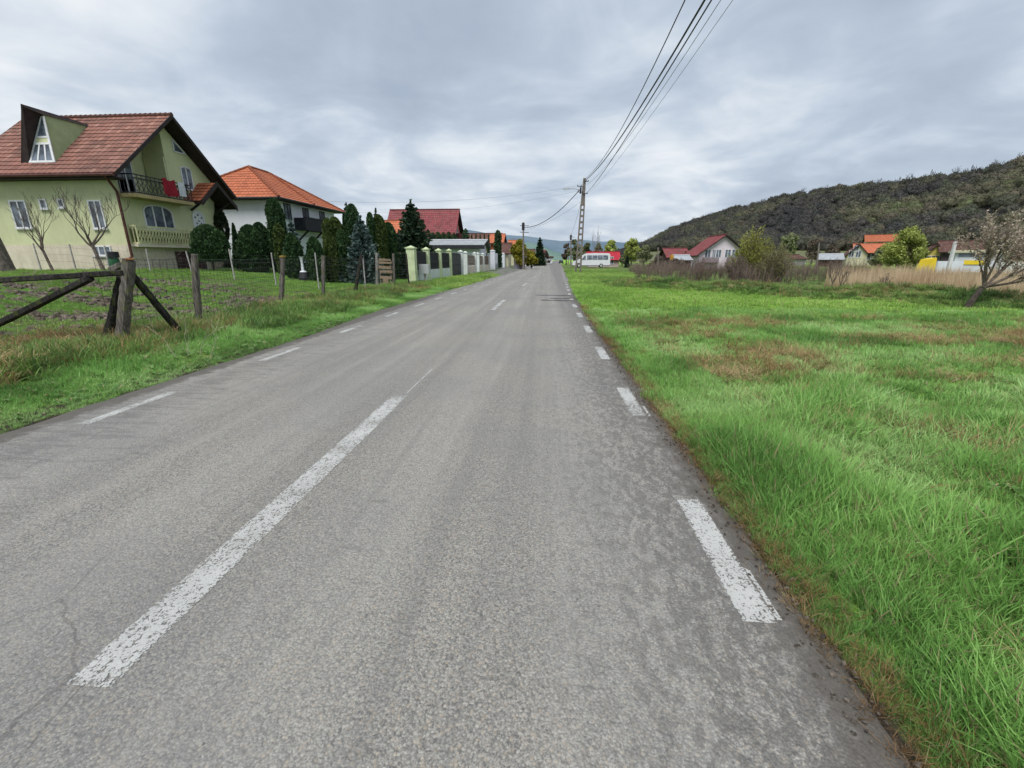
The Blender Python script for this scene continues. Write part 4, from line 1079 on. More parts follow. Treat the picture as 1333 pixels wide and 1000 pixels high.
for y_ in (ya, yc):
    pf.poly([(xo + .04, y_, zp - .25), (xo + .1, y_, zp - .25), (xo + .1, yb, za - .2), (xo + .04, yb, za - .2), (xo + .04, y_, zp + .05), (xo + .1, y_, zp + .05), (xo + .1, yb, za + .08), (xo + .04, yb, za + .08)],
            [(0, 1, 2, 3), (7, 6, 5, 4), (0, 4, 5, 1), (1, 5, 6, 2), (2, 6, 7, 3), (3, 7, 4, 0)])
pf.build('porch_timber', M_BROWN, pr)

# ------------------------------------------------------------------ white house with orange hipped roof
X2 = -21.4; Yw0, Yw1 = 35.0, 44.8
H2 = empty('house', (-24.5, 39, 1), 'white rendered house with bright orange hipped roof and dark balcony', 'house')
w = MB(); w.box((-29.5, Yw0, .6), (X2, Yw1, 6.25)); w.build('wall', M_WHITE, H2)
MB().box((-29.55, Yw0 - .04, 3.55), (X2 + .04, Yw1 + .04, 3.63)).build('string_course', mat_plain('grey_band', (.4, .41, .43)), H2)
e0, e1, xe, xw = Yw0 - .65, Yw1 + .9, X2 + .75, -30.2; ez = 6.2; rz = 9.15
Ra = (-25.5, 38.6, rz); Rb = (-25.5, 41.2, rz); Rc = (X2 + .75, 39.2, ez)
ro = MB()
ro.tiles((xw, e0, ez), (xe, e0, ez), Ra, Ra, .33, .42)
ro.tiles((xe, e0, ez), (xe, e1, ez), Rb, Ra, .33, .42)
ro.tiles((xe, e1, ez), (xw, e1, ez), Rb, Rb, .33, .42)
ro.tiles((xw, e1, ez), (xw, e0, ez), Ra, Rb, .33, .42)
rf = ro.build('roof', M_TILE_OR, H2)
def caps(mb, a, b, r=.12, st=.4):
    a, b = Vector(a), Vector(b); n = max(1, int((b - a).length / st))
    for i in range(n):
        p, q = a.lerp(b, i / n), a.lerp(b, (i + 1.15) / n); mb.tube([p + Vector((0, 0, .05)), q + Vector((0, 0, .05))], [r, r * .8], 7)
cp = MB(); caps(cp, (xe, e0, ez), Ra); caps(cp, Ra, Rb); caps(cp, (xe, e1, ez), Rb); caps(cp, (xw, e0, ez), Ra); caps(cp, (xe, 39.6, ez), (-24.9, 41.2, rz - .3)); cp.build('ridge_cap', M_TILE_OR, rf)
sf = MB(); sf.box((xw, e0, ez - .12), (xe, e1, ez - .02)); sf.build('soffit', M_BROWN, H2)
MB().tube([(xe + .06, e0, ez - .03), (xe + .06, e1, ez - .03)], .07, 8).build('gutter', M_DARKMETAL, H2); MB().tube([(xw, e0 - .06, ez - .03), (xe, e0 - .06, ez - .03)], .07, 8).build('gutter', M_DARKMETAL, H2)
for (y, h, z) in ((36.1, 1.25, 4.75), (38.9, 1.8, 4.15), (41.8, 1.8, 4.15)):
    window(H2, 'x+', X2, y, z, 0.95, h, 2, fm=M_DARKMETAL, gm=M_GLASS)
bl = MB()
bl.box((X2 + .02, 37.35, 4.0), (X2 + 1.05, 43.1, 4.12))
for i in range(34):
    y = 37.35 + i * .17; bl.box((X2 + 1.0, y, 4.12), (X2 + 1.04, y + .155, 4.98))
for i in range(6): bl.box((X2 + .03 + i * .17, 37.32, 4.12), (X2 + .03 + i * .17 + .15, 37.36, 4.98)); bl.box((X2 + .03 + i * .17, 43.06, 4.12), (X2 + .03 + i * .17 + .15, 43.1, 4.98))
bl.box((X2 + .98, 37.3, 4.98), (X2 + 1.08, 43.1, 5.06))
for y in (37.8, 40.2, 42.6): bl.bar((X2 + .95, y, 4.0), (X2 + .02, y, 3.2), .12)
bl.build('balcony', M_NAVY, H2)
window(H2, 'x+', X2, 41.5, 1.2, 1.2, 1.6, 2)

# ------------------------------------------------------------------ generic gabled house
def gable_house(label, x0, x1, y0, y1, zb, eave, ridge, axis, wallm, tilem, over=0.5, wins=(), upper=None, base=None, trim=None, name='house', cat='house', tl=0.4, tw=.35):
    h = empty(name, ((x0 + x1) / 2, (y0 + y1) / 2, zb), label, cat)
    w = MB()
    if axis == 'x':
        m_ = (y0 + y1) / 2
        yz(w, [(y0, zb - .5), (y1, zb - .5), (y1, eave), (m_, ridge - .1), (y0, eave)], x0, x1)
    else:
        m_ = (x0 + x1) / 2; pts = [(x0, zb - .5), (x1, zb - .5), (x1, eave), (m_, ridge - .1), (x0, eave)]
        w.poly([(a, y0, b) for a, b in pts] + [(a, y1, b) for a, b in pts], [(0, 1, 2, 3, 4), (9, 8, 7, 6, 5), (0, 5, 6, 1), (1, 6, 7, 2), (2, 7, 8, 3), (3, 8, 9, 4), (4, 9, 5, 0)])
    w.build('wall', wallm, h)
    r = MB(); half = (y1 - y0) / 2 if axis == 'x' else (x1 - x0) / 2
    sl = (ridge - eave) / half; zo = eave - sl * over + .06; zr = ridge + .06
    d = MB()
    if axis == 'x':
        a, b = x0 - over, x1 + over; c0, c1 = y0 - over, y1 + over
        r.tiles((a, c0, zo), (b, c0, zo), (b, m_, zr), (a, m_, zr), tw, tl); r.tiles((b, c1, zo), (a, c1, zo), (a, m_, zr), (b, m_, zr), tw, tl)
        for cc in (c0, c1): yz(d, [(cc, zo - .015), (m_, zr - .015), (m_, zr - .17), (cc, zo - .15)], a, b)
        caps(r, (a, m_, zr), (b, m_, zr), .13)
    else:
        a, b = y0 - over, y1 + over; c0, c1 = x0 - over, x1 + over
        r.tiles((c1, a, zo), (c1, b, zo), (m_, b, zr), (m_, a, zr), tw, tl); r.tiles((c0, b, zo), (c0, a, zo), (m_, a, zr), (m_, b, zr), tw, tl)
        for cc in (c0, c1):
            pts = [(cc, zo - .015), (m_, zr - .015), (m_, zr - .17), (cc, zo - .15)]
            d.poly([(p, a, q) for p, q in pts] + [(p, b, q) for p, q in pts], [(0, 1, 2, 3), (7, 6, 5, 4), (0, 4, 5, 1), (1, 5, 6, 2), (2, 6, 7, 3), (3, 7, 4, 0)])
        caps(r, (m_, a, zr), (m_, b, zr), .13)
    ro_ = r.build('roof', tilem, h); d.build('soffit', trim or M_BROWN, ro_)
    for (face, u, v, ww, hh, pn) in wins:
        c = {'x+': x1, 'x-': x0, 'y-': y0, 'y+': y1}[face]
        window(h, face, c, u, v, ww, hh, pn)
    return h, ro_
def face_view(h, y0):
    """turn a far house so that its front faces the road bend, keeping the front's middle in place"""
    cx, cy = h.location.x, h.location.y; th = math.atan2(cx, cy) * .85; k = math.cos(th)
    dx, dy = 0.0, (y0 - cy) * k
    rx, ry = dx * math.cos(-th) - dy * math.sin(-th), dx * math.sin(-th) + dy * math.cos(-th)
    h.rotation_euler = (0, 0, -th); h.scale = (k, k, 1); h.location.x = cx - rx; h.location.y = y0 - ry
# grey brown roof peeping between the two big houses
a = at(283, 231, 58); b = at(306, 231, 58)
gable_house('house behind the white one showing only a grey brown roof', a.x - 3, b.x + 4, 56, 64, 1, 8.2, a.z, 'x', M_CREAMW, M_TILE_BR)
# red roofed house
a = at(500, 273.6, 70); b = at(597.6, 273.6, 70); zr = b.z
h3, r3 = gable_house('salmon house with a wide dark red roof behind the spruce', a.x + 1.5, b.x - .5, 66.3, 73.7, .6, 4.8, zr, 'x', M_SALMON, M_TILE_RED, .6,
    [('x+', 68.0, 2.0, 1.0, 1.3, 2), ('x+', 71, 2.0, 1.0, 1.3, 2), ('x+', 69.4, 5.6, 1.3, 1.5, 2)])
MB().box((b.x - .45, 68.2, 4.5), (b.x + .5, 71.8, 5.4)).build('balcony', M_TILE_RED, h3)
a = at(492, 293, 60); b = at(520, 293, 60)
gable_house('low house with a small orange roof left of the dark spruce', a.x, b.x, 58, 64, .6, 4.2, a.z + .5, 'x', M_CREAMW, M_TILE_BRIGHT)
# garage
xr_ = at(625.5, 330, 60).x; xl0 = at(556, 330, 60).x; zr = at(600, 313.5, 62.5).z; ez_ = at(600, 321, 59.5).z
gh, gr = gable_house('white garage with grey sheet roof behind the pillared fence', xl0, xr_, 60, 65.5, .3, ez_ + .25, zr, 'x', M_WHITE, M_GREYMETAL, .6, [('y-', xl0 + 1.2, 1.3, 1.5, 1.0, 2), ('x+', 61.5, 1.2, 1.2, 1.2, 2)], name='garage', cat='garage', trim=M_DARKMETAL)
fb = MB(); fb.box((xl0 - .65, 59.25, ez_ - .32), (xr_ + .65, 59.38, ez_ + .05)); fb.build('fascia', M_DARKMETAL, gh)

# ------------------------------------------------------------------ pillared fence
XF = -8.3
def onX(px, py, X):
    d = ray(px, py); t = X / d[0]; return d[1] * t, EYE + d[2] * t
def pillar(px, w, top, label, mat, grp, X=XF, zb=0.0):
    y, _ = onX(px, 340, X); y = y if y > 0 else 50
    o = empty('fence_pillar', (X, y, zb), label, 'pillar', grp)
    MB().box((X - w / 2, y - w / 2, -.1), (X + w / 2, y + w / 2, top - .07)).build('shaft', mat, o)
    c = MB(); c.box((X - w / 2 - .05, y - w / 2 - .05, top - .069), (X + w / 2 + .05, y + w / 2 + .05, top)); c.poly([(X - w / 2, y - w / 2, top), (X + w / 2, y - w / 2, top), (X + w / 2, y + w / 2, top), (X - w / 2, y + w / 2, top), (X, y, top + .12)], [(0, 1, 4), (1, 2, 4), (2, 3, 4), (3, 0, 4)])
    c.build('cap', mat, o)
    return y
G1 = 'pillars of the roadside garden fence'
pl = []
for px, w, top, lab, mm in ((536, .5, 2.3, 'thick pale green fence pillar, nearest of the row', M_PALEGREEN), (555.5, .38, 2.3, 'pale green fence pillar right behind the grey meter box', M_PALEGREEN), (571.5, .38, 2.3, 'pale green fence pillar midway between meter box and dark gate', M_PALEGREEN),
                      (585, .38, 2.35, 'pale green pillar on the near side of the dark gate', M_PALEGREEN), (600, .42, 2.35, 'pale pillar on the far side of the dark gate', M_PALEWHITE), (606, .4, 2.3, 'pale pillar just before the brown board panel', M_PALEWHITE),
                      (618, .4, 2.3, 'whitish pillar after the brown board panel', M_PALEWHITE), (622, .4, 2.3, 'whitish pillar in front of the garage corner', M_PALEWHITE), (628.5, .4, 2.3, 'whitish pillar in front of the garage gable', M_PALEWHITE), (636, .45, 2.35, 'cream end pillar of the garden fence past the garage', M_PALEWHITE)):
    pl.append(pillar(px, w, top, lab, mm, G1))
def panel(y0, y1, label, kind):
    o = empty('fence_bay', (XF, (y0 + y1) / 2, 0), label, 'fence panel', 'panels of the roadside garden fence')
    a, b = y0 + .22, y1 - .22
    MB().box((XF - .1, a, -.1), (XF + .1, b, .9)).build('low_wall', M_PALEWHITE if kind != 'b' else M_BEIGE, o)
    m_ = MB()
    if kind == 'd':
        m_.box((XF - .03, a, .92), (XF + .02, b, 2.1)); 
        for z in (.95, 1.45, 2.05): m_.box((XF + .022, a, z), (XF + .05, b, z + .05))
        n = int((b - a) / .25)
        for i in range(n): m_.box((XF + .022, a + i * .25, .91), (XF + .04, a + i * .25 + .03, 2.12))
        m_.build('metal_sheet', M_DARKMETAL, o)
    else:
        n = 7
        for i in range(n): m_.box((XF - .02, a, .95 + i * .155), (XF + .02, b, .95 + i * .155 + .14))
        m_.build('boards', M_WOODPANEL, o)
panel(pl[0], pl[1], 'dark metal fence panel behind the grey meter box', 'd'); panel(pl[1], pl[2], 'dark metal fence panel, second from the thick pillar', 'd'); panel(pl[2], pl[3], 'dark metal fence panel just before the gate', 'd')
gt = empty('garden_gate', (XF, (pl[3] + pl[4]) / 2, 0), 'dark metal double gate between pale pillars', 'gate')
m_ = MB(); m_.box((XF - .03, pl[3] + .25, .08), (XF + .02, pl[4] - .25, 2.15)); m_.build('gate_leaf', M_DARKMETAL, gt)
m_ = MB()
for z in (.3, 1.1, 2.0): m_.box((XF + .022, pl[3] + .25, z), (XF + .06, pl[4] - .25, z + .06))
m_.build('gate_frame', mat_plain('gate_frame_paint', (.05, .05, .065), .2), gt)
panel(pl[5], pl[6], 'brown board panel over a cream low wall', 'b'); panel(pl[7], pl[8], 'brown board panel in front of the garage', 'b'); panel(pl[8], pl[9], 'last brown board panel before the white wall', 'b')
# meter box
a = at(545.5, 357, 27.8); b = at(557.5, 344, 27.8)
o = empty('meter_box', (a.x, 27.8, .5), 'grey electricity meter box standing by the low fence wall', 'meter box')
MB().box((a.x, 27.8, a.z), (b.x, 28.2, b.z)).build('cabinet', M_GREYBOX, o)
MB().box((a.x + .03, 27.78, a.z + .03), (b.x - .03, 27.798, b.z - .03)).build('door', M_GREYBOX, o)
MB().box(((a.x + b.x) / 2 - .05, 27.9, -.1), ((a.x + b.x) / 2 + .05, 28.1, a.z)).build('leg', M_PALECONC, o)
# white fence further on
for px, w, top, lab in ((641.5, .7, 2.9, 'tall white gate pillar just past the garden fence'), (655, .6, 2.7, 'white pillar after the slatted white wall'), (661, .5, 2.5, 'white pillar with a drainpipe before the lilac wall')):
    pillar(px, w, top, lab, M_WHITE, 'white pillars along the road')
y0, _ = onX(643, 340, XF); y1, _ = onX(654, 340, XF)
o = empty('slatted_wall', (XF, (y0 + y1) / 2, 0), 'white slatted wall on a grey base past the garage', 'wall')
MB().box((XF - .12, y0 + .4, -.1), (XF + .1, y1 - .4, .95)).build('base', M_GREYMETAL, o)
m_ = MB(); n = 22
for i in range(n): yv = y0 + .5 + (y1 - y0 - 1) * i / n; m_.box((XF - .03, yv, .97), (XF + .03, yv + (y1 - y0) / n * .62, 2.55))
m_.build('slats', M_WHITE, o)
y2, _ = onX(656, 340, XF); y3, _ = onX(660.5, 340, XF)
tag(MB().box((XF - .1, y2 + .4, -.1), (XF + .1, y3 - .3, 2.3)).build('garden_wall', M_WHITE), 'short plain white wall between two white pillars', 'wall')
y4, _ = onX(664, 340, XF); y5, _ = onX(671, 340, XF)
tag(MB().box((at(669, 340, 78).x, 78, -.1), (at(683.5, 340, 78).x, 78.3, 2.1)).build('garden_wall', M_LILACWALL), 'lilac grey wall facing us behind the far utility pole', 'wall')
# more distant houses left
a = at(611, 304, 105); b = at(650, 304, 105)
gable_house('long house with grey brown roof behind the thuja row', a.x, b.x, 102, 112, 0, a.z - 3.0, a.z, 'x', M_CREAMW, M_TILE_BR)
a = at(652.5, 303.5, 98)
gable_house('house with an orange front gable right of the rounded thuja', at(640, 300, 96).x, at(654, 300, 96).x, 94, 102, 0, 5.0, a.z - .3, 'x', M_TILE_BRIGHT, M_TILE_BRIGHT)
a = at(663, 313, 120); b = at(672, 313, 120)
gable_house('small house with a bright orange roof behind the yellow shrub', a.x, b.x, 118, 125, 0, 3.8, a.z, 'x', M_CREAMW, M_TILE_BRIGHT)
a = at(650, 319, 90); b = at(666, 320, 90)
gable_house('low house with a tan brown roof behind the white pillars', a.x, b.x - .5, 88, 95, 0, 2.9, a.z + .3, 'x', M_CREAMW, M_TILE_BR)
a = at(684, 325, 110); b = at(694, 325, 110)
gable_house('low grey house between the two yellow shrubs', a.x, b.x, 108, 116, 0, 2.6, a.z, 'x', M_WHITE, M_TILE_BR)
a = at(711, 336, 190); b = at(719, 336, 190)
gable_house('tiny white house at the far end of the road', a.x, b.x, 188, 196, 0, 2.3, a.z + .5, 'x', M_WHITE, M_TILE_BR)
a = at(703, 330, 160); b = at(709, 330, 160)
gable_house('far house with a red brown roof beyond the pointed spruce', a.x, b.x, 158, 166, 0, 2.8, a.z + 1, 'x', M_CREAMW, M_TILE_RED)

# ------------------------------------------------------------------ houses on the right
a = at(903, 337, 80); b = at(975, 337, 80); ap = at(948, 307.5, 80)
hw = gable_house('white gabled house with dark red roof beyond the field', a.x + .8, b.x - .5, 80, 87, .3, 2.6, ap.z + .15, 'y', M_PINKW, M_TILE_RED, .6)[0]
for (px, ww) in ((921, 1.0), (929, .6), (947, 1.0), (956, 1.0), (935, .9)):
    q = at(px, 333, 80); window(hw, 'y-', 80, q.x - ww / 2, 1.9, ww, 1.35, 2, sill=False)
bb = MB()
for (p0, p1) in ((914, 936), (946, 964)):
    q0, q1 = at(p0, 337, 79.4), at(p1, 337, 79.4)
    n = int((q1.x - q0.x) / .2)
    bb.box((q0.x, 79.3, 1.0), (q1.x, 80, 1.1))
    for i in range(n): bb.box((q0.x + i * .2, 79.3, 1.1), (q0.x + i * .2 + .12, 79.35, 1.95))
bb.build('balcony', mat_plain('balcony_brown', (.12, .08, .08)), hw)
a = at(867, 331, 95); b = at(893, 331, 95)
gable_house('low shed with a dark red roof left of the white gabled house', a.x, b.x, 93, 100, .3, 2.1, a.z + 1.1, 'x', M_TILE_BR, M_TILE_RED, name='shed', cat='shed')
a = at(879, 338, 76); b = at(897, 338, 76)
gable_house('small lean shed with a pale grey roof beside the white gabled house', a.x, b.x, 75, 79, 0, 1.5, a.z + .6, 'x', M_TILE_BR, M_GREYMETAL, .3, name='shed', cat='shed')
a = at(874, 339, 74)
o = MB().rough_bar((a.x, 74, 0), (a.x, 74, 2.3), .5, .5, 4, 6, .1).build('garden_tarp', mat_plain('yellow_orange_cloth', (.55, .28, .03))); tag(o, 'yellow orange wrapped bundle standing by the low shed', 'bundle')
# red roofed building and van
a = at(764, 338, 100); b = at(808.5, 338, 100); zr = at(786, 328.5, 102).z
gable_house('small pink building with a bright red roof behind the white van', a.x + .4, b.x - .4, 100, 105, 0, zr - 1.5, zr, 'x', mat_plain('pale_pink_render', (.5, .38, .38)), mat_tiles('bright_red_sheet', [(.42, .03, .05), (.48, .04, .06), (.44, .04, .06)], mossy=.1), .4,
            [('y-', b.x - 2.6, .6, 1.0, 1.6, 2)])
# cream house with orange roofs
Y = 105; s_ = lambda px, py, YY=Y: at(px, py, YY)
a = s_(1102, 340); b = s_(1127, 340); ap = s_(1113, 318.5)
hA, _ = gable_house('cream gabled house with bright orange roof below the wooded hill', a.x, b.x, Y, Y + 9, 0, s_(1101, 331).z, ap.z, 'y', M_CREAMW, M_TILE_BR, .5,
            [('y-', s_(1105.5, 330).x, s_(1105, 335).z, 1.1, 1.5, 2), ('y-', s_(1114, 330).x, s_(1105, 335).z, 1.1, 1.5, 2), ('y-', s_(1110, 330).x, s_(1105, 328).z, 1.1, 1.3, 2)])
face_view(hA, Y)
a = s_(1119, 340); b = s_(1153, 340)
hB, _ = gable_house('wing of cream house with a bright orange roof facing the field', a.x, b.x, Y + 1.5, Y + 10, 0, s_(1122, 328).z, s_(1130, 317).z, 'x', M_CREAMW, M_TILE_BRIGHT, .7,
            [('y-', s_(1130, 330, Y + 1.5).x, s_(1105, 338).z, 1.4, 1.5, 2), ('y-', s_(1141, 330, Y + 1.5).x, s_(1105, 338).z, 1.4, 1.5, 2)])
face_view(hB, Y + 1.5)
Y = 140; a = s_(1128, 320, Y); b = s_(1166, 320, Y)
hC, _ = gable_house('upper house with a red orange roof behind the cream house', a.x, b.x, Y, Y + 9, 2, s_(1140, 314, Y).z, s_(1140, 305.5, Y).z, 'x', M_PINKW, M_TILE_OR, .6, [('y-', a.x + 3, 5.5, 1.5, 1.3, 2)])
face_view(hC, Y)
# slate grey low roofs left of the cream house
Y = 98; a = s_(1068, 340, Y); b = s_(1096, 340, Y)
hD, _ = gable_house('low barn with a pale grey roof left of the cream house', a.x, b.x, Y, Y + 8, 0, s_(1080, 338, Y).z, s_(1080, 331, Y).z, 'x', M_TILE_BR, M_GREYMETAL, .4, name='barn', cat='barn')
face_view(hD, Y)
Y = 110; a = s_(1032, 340, Y); b = s_(1049, 340, Y)
gable_house('dark low barn behind the bare shrubs', a.x, b.x, Y, Y + 8, 0, s_(1040, 337, Y).z, s_(1040, 332, Y).z, 'x', M_GREYMETAL, M_TILE_BR, .4, name='barn', cat='barn')
# yellow house
Y = 75; a = s_(1205, 340, Y); b = s_(1226, 340, Y)
hE, _ = gable_house('yellow gabled house beside the round green tree', a.x, b.x, Y, Y + 7, 0, s_(1215, 330, Y).z, s_(1219, 319, Y).z, 'y', M_YELLOWW, M_TILE_BR, .4, [('y-', s_(1207, 335, Y).x, s_(1207, 339, Y).z, 1.8, .7, 3)])
face_view(hE, Y)
Y = 72; a = s_(1226, 340, Y); b = s_(1275, 340, Y)
hF, _ = gable_house('brown roofed house with dark wooden front next to the yellow house', a.x, b.x, Y, Y + 9, 0, s_(1240, 327, Y).z, s_(1240, 313.5, Y).z, 'x', mat_plain('dark_front', (.06, .045, .045)), M_TILE_BR, .6, [('y-', a.x + 4, 1.3, 1.5, 1.3, 2)])
face_view(hF, Y)
Y = 62; a = s_(1243, 345, Y); b = s_(1300, 345, Y)
o = empty('workshop', ((a.x + b.x) / 2, Y + 3, 0), 'low workshop with beige roof edge, dark window band and yellow front', 'workshop')
zt = lambda py: s_(1260, py, Y).z
MB().box((a.x, Y, 0), (b.x, Y + 6, zt(326))).build('wall', M_WHITE, o)
MB().box((a.x - .4, Y - .5, zt(329)), (b.x + .3, Y + 6.3, zt(325.5))).build('roof', M_CREAMW, o)
MB().box((a.x + .3, Y - .06, zt(334.5)), (b.x - .5, Y - .004, zt(330))).build('window_band', M_GLASS, o)
MB().box((a.x + 1.0, Y - .12, zt(344.5)), (b.x - 1.6, Y - .065, zt(339))).build('yellow_panel', M_BRIGHTY, o)
face_view(o, Y)
# bright yellow sheeted trailer
Y = 46; a = s_(1197, 354, Y); b = s_(1217, 354, Y); z0, z1 = s_(1208, 354, Y).z, s_(1208, 335.5, Y).z
o = empty('kiosk', ((a.x + b.x) / 2, Y + .5, 0), 'bright yellow sheeted kiosk with one sloping side behind the reeds', 'kiosk')
MB().poly([(a.x, Y, z0 - .6), (b.x, Y, z0 - .6), (b.x, Y + .8, z0 - .6), (a.x, Y + .8, z0 - .6), (a.x + .45, Y, z1 - .15), (b.x - .05, Y + .1, z1), (b.x - .05, Y + .7, z1), (a.x + .45, Y + .8, z1 - .15)],
          [(0, 1, 5, 4), (1, 2, 6, 5), (2, 3, 7, 6), (3, 0, 4, 7), (4, 5, 6, 7)]).build('cover', M_BRIGHTY, o)
MB().box((a.x + .6, Y - .03, z0 + .15), (b.x - .25, Y - .004 + .02, z0 + .22)).build('seam', M_YELLOWW, o)
# white yard wall
Y = 60; a = s_(1220, 347, Y)
tag(MB().box((a.x, Y, -.2), (a.x + 3.0, Y + .25, s_(1230, 340, Y).z)).build('yard_wall', M_WHITE), 'pale wall panel left of the white pole', 'wall')
a = s_(1300, 347, 59)
tag(MB().box((a.x, 59, -.2), (a.x + 24, 59.25, s_(1320, 342, 59).z)).build('yard_wall', M_PALEWHITE), 'long pale wall running out of the picture behind the blossom tree', 'wall')

# ------------------------------------------------------------------ poles and cables
def rail_pole(foot, top, w, label, rungs=11):
    """concrete pole of two legs joined by rungs"""
    foot, top = Vector(foot), Vector(top); o = empty('utility_pole', foot, label, 'utility pole')
    m_ = MB(); ax = Vector((1, 0, 0))
    q = 0.74
    for sgn in (-1, 1):
        a = foot + ax * w / 2 * sgn - Vector((0, 0, .3)); b = foot.lerp(top, q) + ax * w * .30 * sgn
        m_.bar(a, b, .20, .26, .15)
    for i in range(rungs):
        t_ = 0.10 + (q - .1) * i / (rungs - 1); c = foot.lerp(top, t_); hw_ = w / 2 * (1 - t_) + w * .3 * t_
        m_.box((c.x - hw_ + .05, c.y - .10, c.z - .12), (c.x + hw_ - .05, c.y + .10, c.z + .12))
    m_.bar(foot.lerp(top, q - .02), top, w * .30 * 2 + .15, .26, .30)
    m_.build('shaft', M_CONCRETE, o)
    return o
pf_ = Vector((3.95, 57, -.03)); pt_ = Vector((4.28, 57, 10.95))
up = rail_pole(pf_, pt_, .62, 'leaning concrete ladder pole with street lamp arm beside the road')
m_ = MB()
m_.bar((4.1, 56.85, 10.0), (3.45, 56.85, 10.05), .08); m_.bar((4.15, 56.85, 9.4), (3.5, 56.85, 9.4), .07)
m_.bar((4.2, 56.8, 10.55), (4.75, 56.8, 10.55), .07); m_.bar((4.15, 56.8, 9.2), (4.7, 56.8, 9.2), .07)
m_.box((3.75, 56.6, 9.2), (3.95, 56.85, 9.9))
m_.build('cross_arms', M_DARKMETAL, up)
m_ = MB(); m_.tube([(3.9, 56.85, 9.6), (3.2, 56.8, 9.75), (2.3, 56.75, 9.78)], .04, 6); m_.build('lamp_arm', M_PALECONC, up)
m_ = MB(); m_.box((1.75, 56.65, 9.7), (2.45, 56.87, 9.84)); m_.build('lamp_head', M_GREYBOX, up)
m_ = MB()
for (x, z) in ((3.5, 10.12), (3.9, 10.12), (4.5, 10.62), (4.72, 10.62), (4.65, 9.27), (3.55, 9.47)):
    m_.tube([(x, 56.85, z - .06), (x, 56.85, z + .1)], [.05, .04], 8)
m_.build('insulators', M_PORC, up)
def simple_pole(px0, py0, px1, py1, Y, w, label, zb=0.0, heads=2):
    a = at(px0, py0, Y); b = at(px1, py1, Y); o = empty('utility_pole', (a.x, Y, zb), label, 'utility pole')
    MB().bar((a.x, Y, zb - .3), tuple(b), w, w, w * .65).build('shaft', M_CONCRETE, o)
    m_ = MB(); m_.box((b.x - .22, Y - .15, b.z - 1.2), (b.x + .22, Y + .15, b.z - .1))
    for k in range(heads): m_.bar((b.x - .5, Y, b.z - .5 - k * 1.0), (b.x + .9, Y, b.z - .55 - k * 1.0), .08)
    m_.build('cross_arms', M_DARKMETAL, o)
    return b
pB = simple_pole(681.5, 351, 681.2, 289.5, 73.5, .32, 'grey concrete utility pole on the left side before the yellow shrub')
pC = simple_pole(743, 350, 743.3, 305.5, 108, .34, 'slim concrete pole just behind the ladder pole')
pE = simple_pole(739.5, 348, 740, 316, 150, .34, 'farthest slim pole at the right road edge')
# white leaning pole on the right
a = at(1235.5, 352, 56); b = at(1244, 314.5, 56)
o = empty('utility_pole', (a.x, 56, 0), 'pale white pole with a short arm before the brown roofed house', 'utility pole')
MB().bar((a.x - .12, 56, -.3), tuple(b), .36, .30, .26).build('shaft', mat_plain('whitewashed_pole', (.62, .62, .62), .1, 3), o)
MB().bar(tuple(b - Vector((0, 0, .12))), tuple(b + Vector((.8, 0, -.12))), .07).build('arm', M_PALECONC, o)
a = at(1063, 350, 70); b = at(1066.5, 316, 70)
o = empty('utility_pole', (a.x, 70, 0), 'grey pole among the bare shrubs before the forest', 'utility pole'); MB().bar((a.x, 70, -.2), tuple(b), .22, .22, .16).build('shaft', M_CONCRETE, o)
MB().bar(tuple(b - Vector((.5, 0, .2))), tuple(b + Vector((.5, 0, -.2))), .07).build('arm', M_DARKMETAL, o)
a = at(857, 348, 72); b = at(856.5, 322, 72)
o = empty('utility_pole', (a.x, 72, 0), 'short grey pole left of the low red shed', 'utility pole'); MB().bar((a.x, 72, -.2), tuple(b), .2, .2, .15).build('shaft', M_CONCRETE, o)
MB().bar(tuple(b - Vector((.4, 0, .15))), tuple(b + Vector((.4, 0, -.15))), .06).build('arm', M_DARKMETAL, o)

def cable(pts, r, label, mat, n=28, grp='overhead cables along the road'):
    """passes through three points as a parabola"""
    p0, p1, p2 = map(Vector, pts); L = []
    t1 = (p1.y - p0.y) / (p2.y - p0.y) if abs(p2.y - p0.y) > 1 else .5
    for i in range(n + 1):
        t_ = i / n; l0 = (t_ - t1) * (t_ - 1) / (t1); l1 = t_ * (t_ - 1) / (t1 * (t1 - 1)); l2 = t_ * (t_ - t1) / (1 - t1)
        L.append(p0 * l0 + p1 * l1 + p2 * l2)
    tag(MB().tube(L, r, 5).build('overhead_cable', mat), label, 'cable', grp)
def over(px, py, z):
    d = ray(px, py); t_ = (z - EYE) / d[2]; return Vector((d[0] * t_, d[1] * t_, z))
end = lambda x: (x, -6, 10.2)
cable([(4.3, 56.8, 10.8), over(829, 130, 9.2), end(3.0)], .020, 'leftmost of the black overhead cables above the road', M_CABLE)
cable([(4.3, 56.8, 10.62), over(858, 100, 9.0), end(4.4)], .034, 'thick twisted black cable, second from the left', M_CABLE)
cable([(4.6, 56.8, 10.2), over(866, 110, 8.8), end(5.0)], .011, 'thin grey wire between the two thick black cables', M_CABLETHIN)
cable([(4.55, 56.8, 9.27), over(868, 95, 8.2), end(4.9)], .022, 'rightmost black overhead cable above the road', M_CABLE)
cable([(4.7, 56.8, 9.2), over(880, 105, 8.1), end(5.7)], .008, 'faint thin wire right of all the black cables', M_CABLETHIN)
p = Vector((3.7, 56.8, 9.6))
def sag(a, b, s, r, label, mat): 
    a, b = Vector(a), Vector(b); n = 20
    tag(MB().tube([a.lerp(b, i / n) - Vector((0, 0, 4 * s * (i / n) * (1 - i / n))) for i in range(n + 1)], r, 5).build('overhead_cable', mat), label, 'cable', 'overhead cables along the road')
sag(p, pB - Vector((0, 0, .8)), 1.1, .045, 'sagging cable from the ladder pole to the far left pole', M_CABLE)
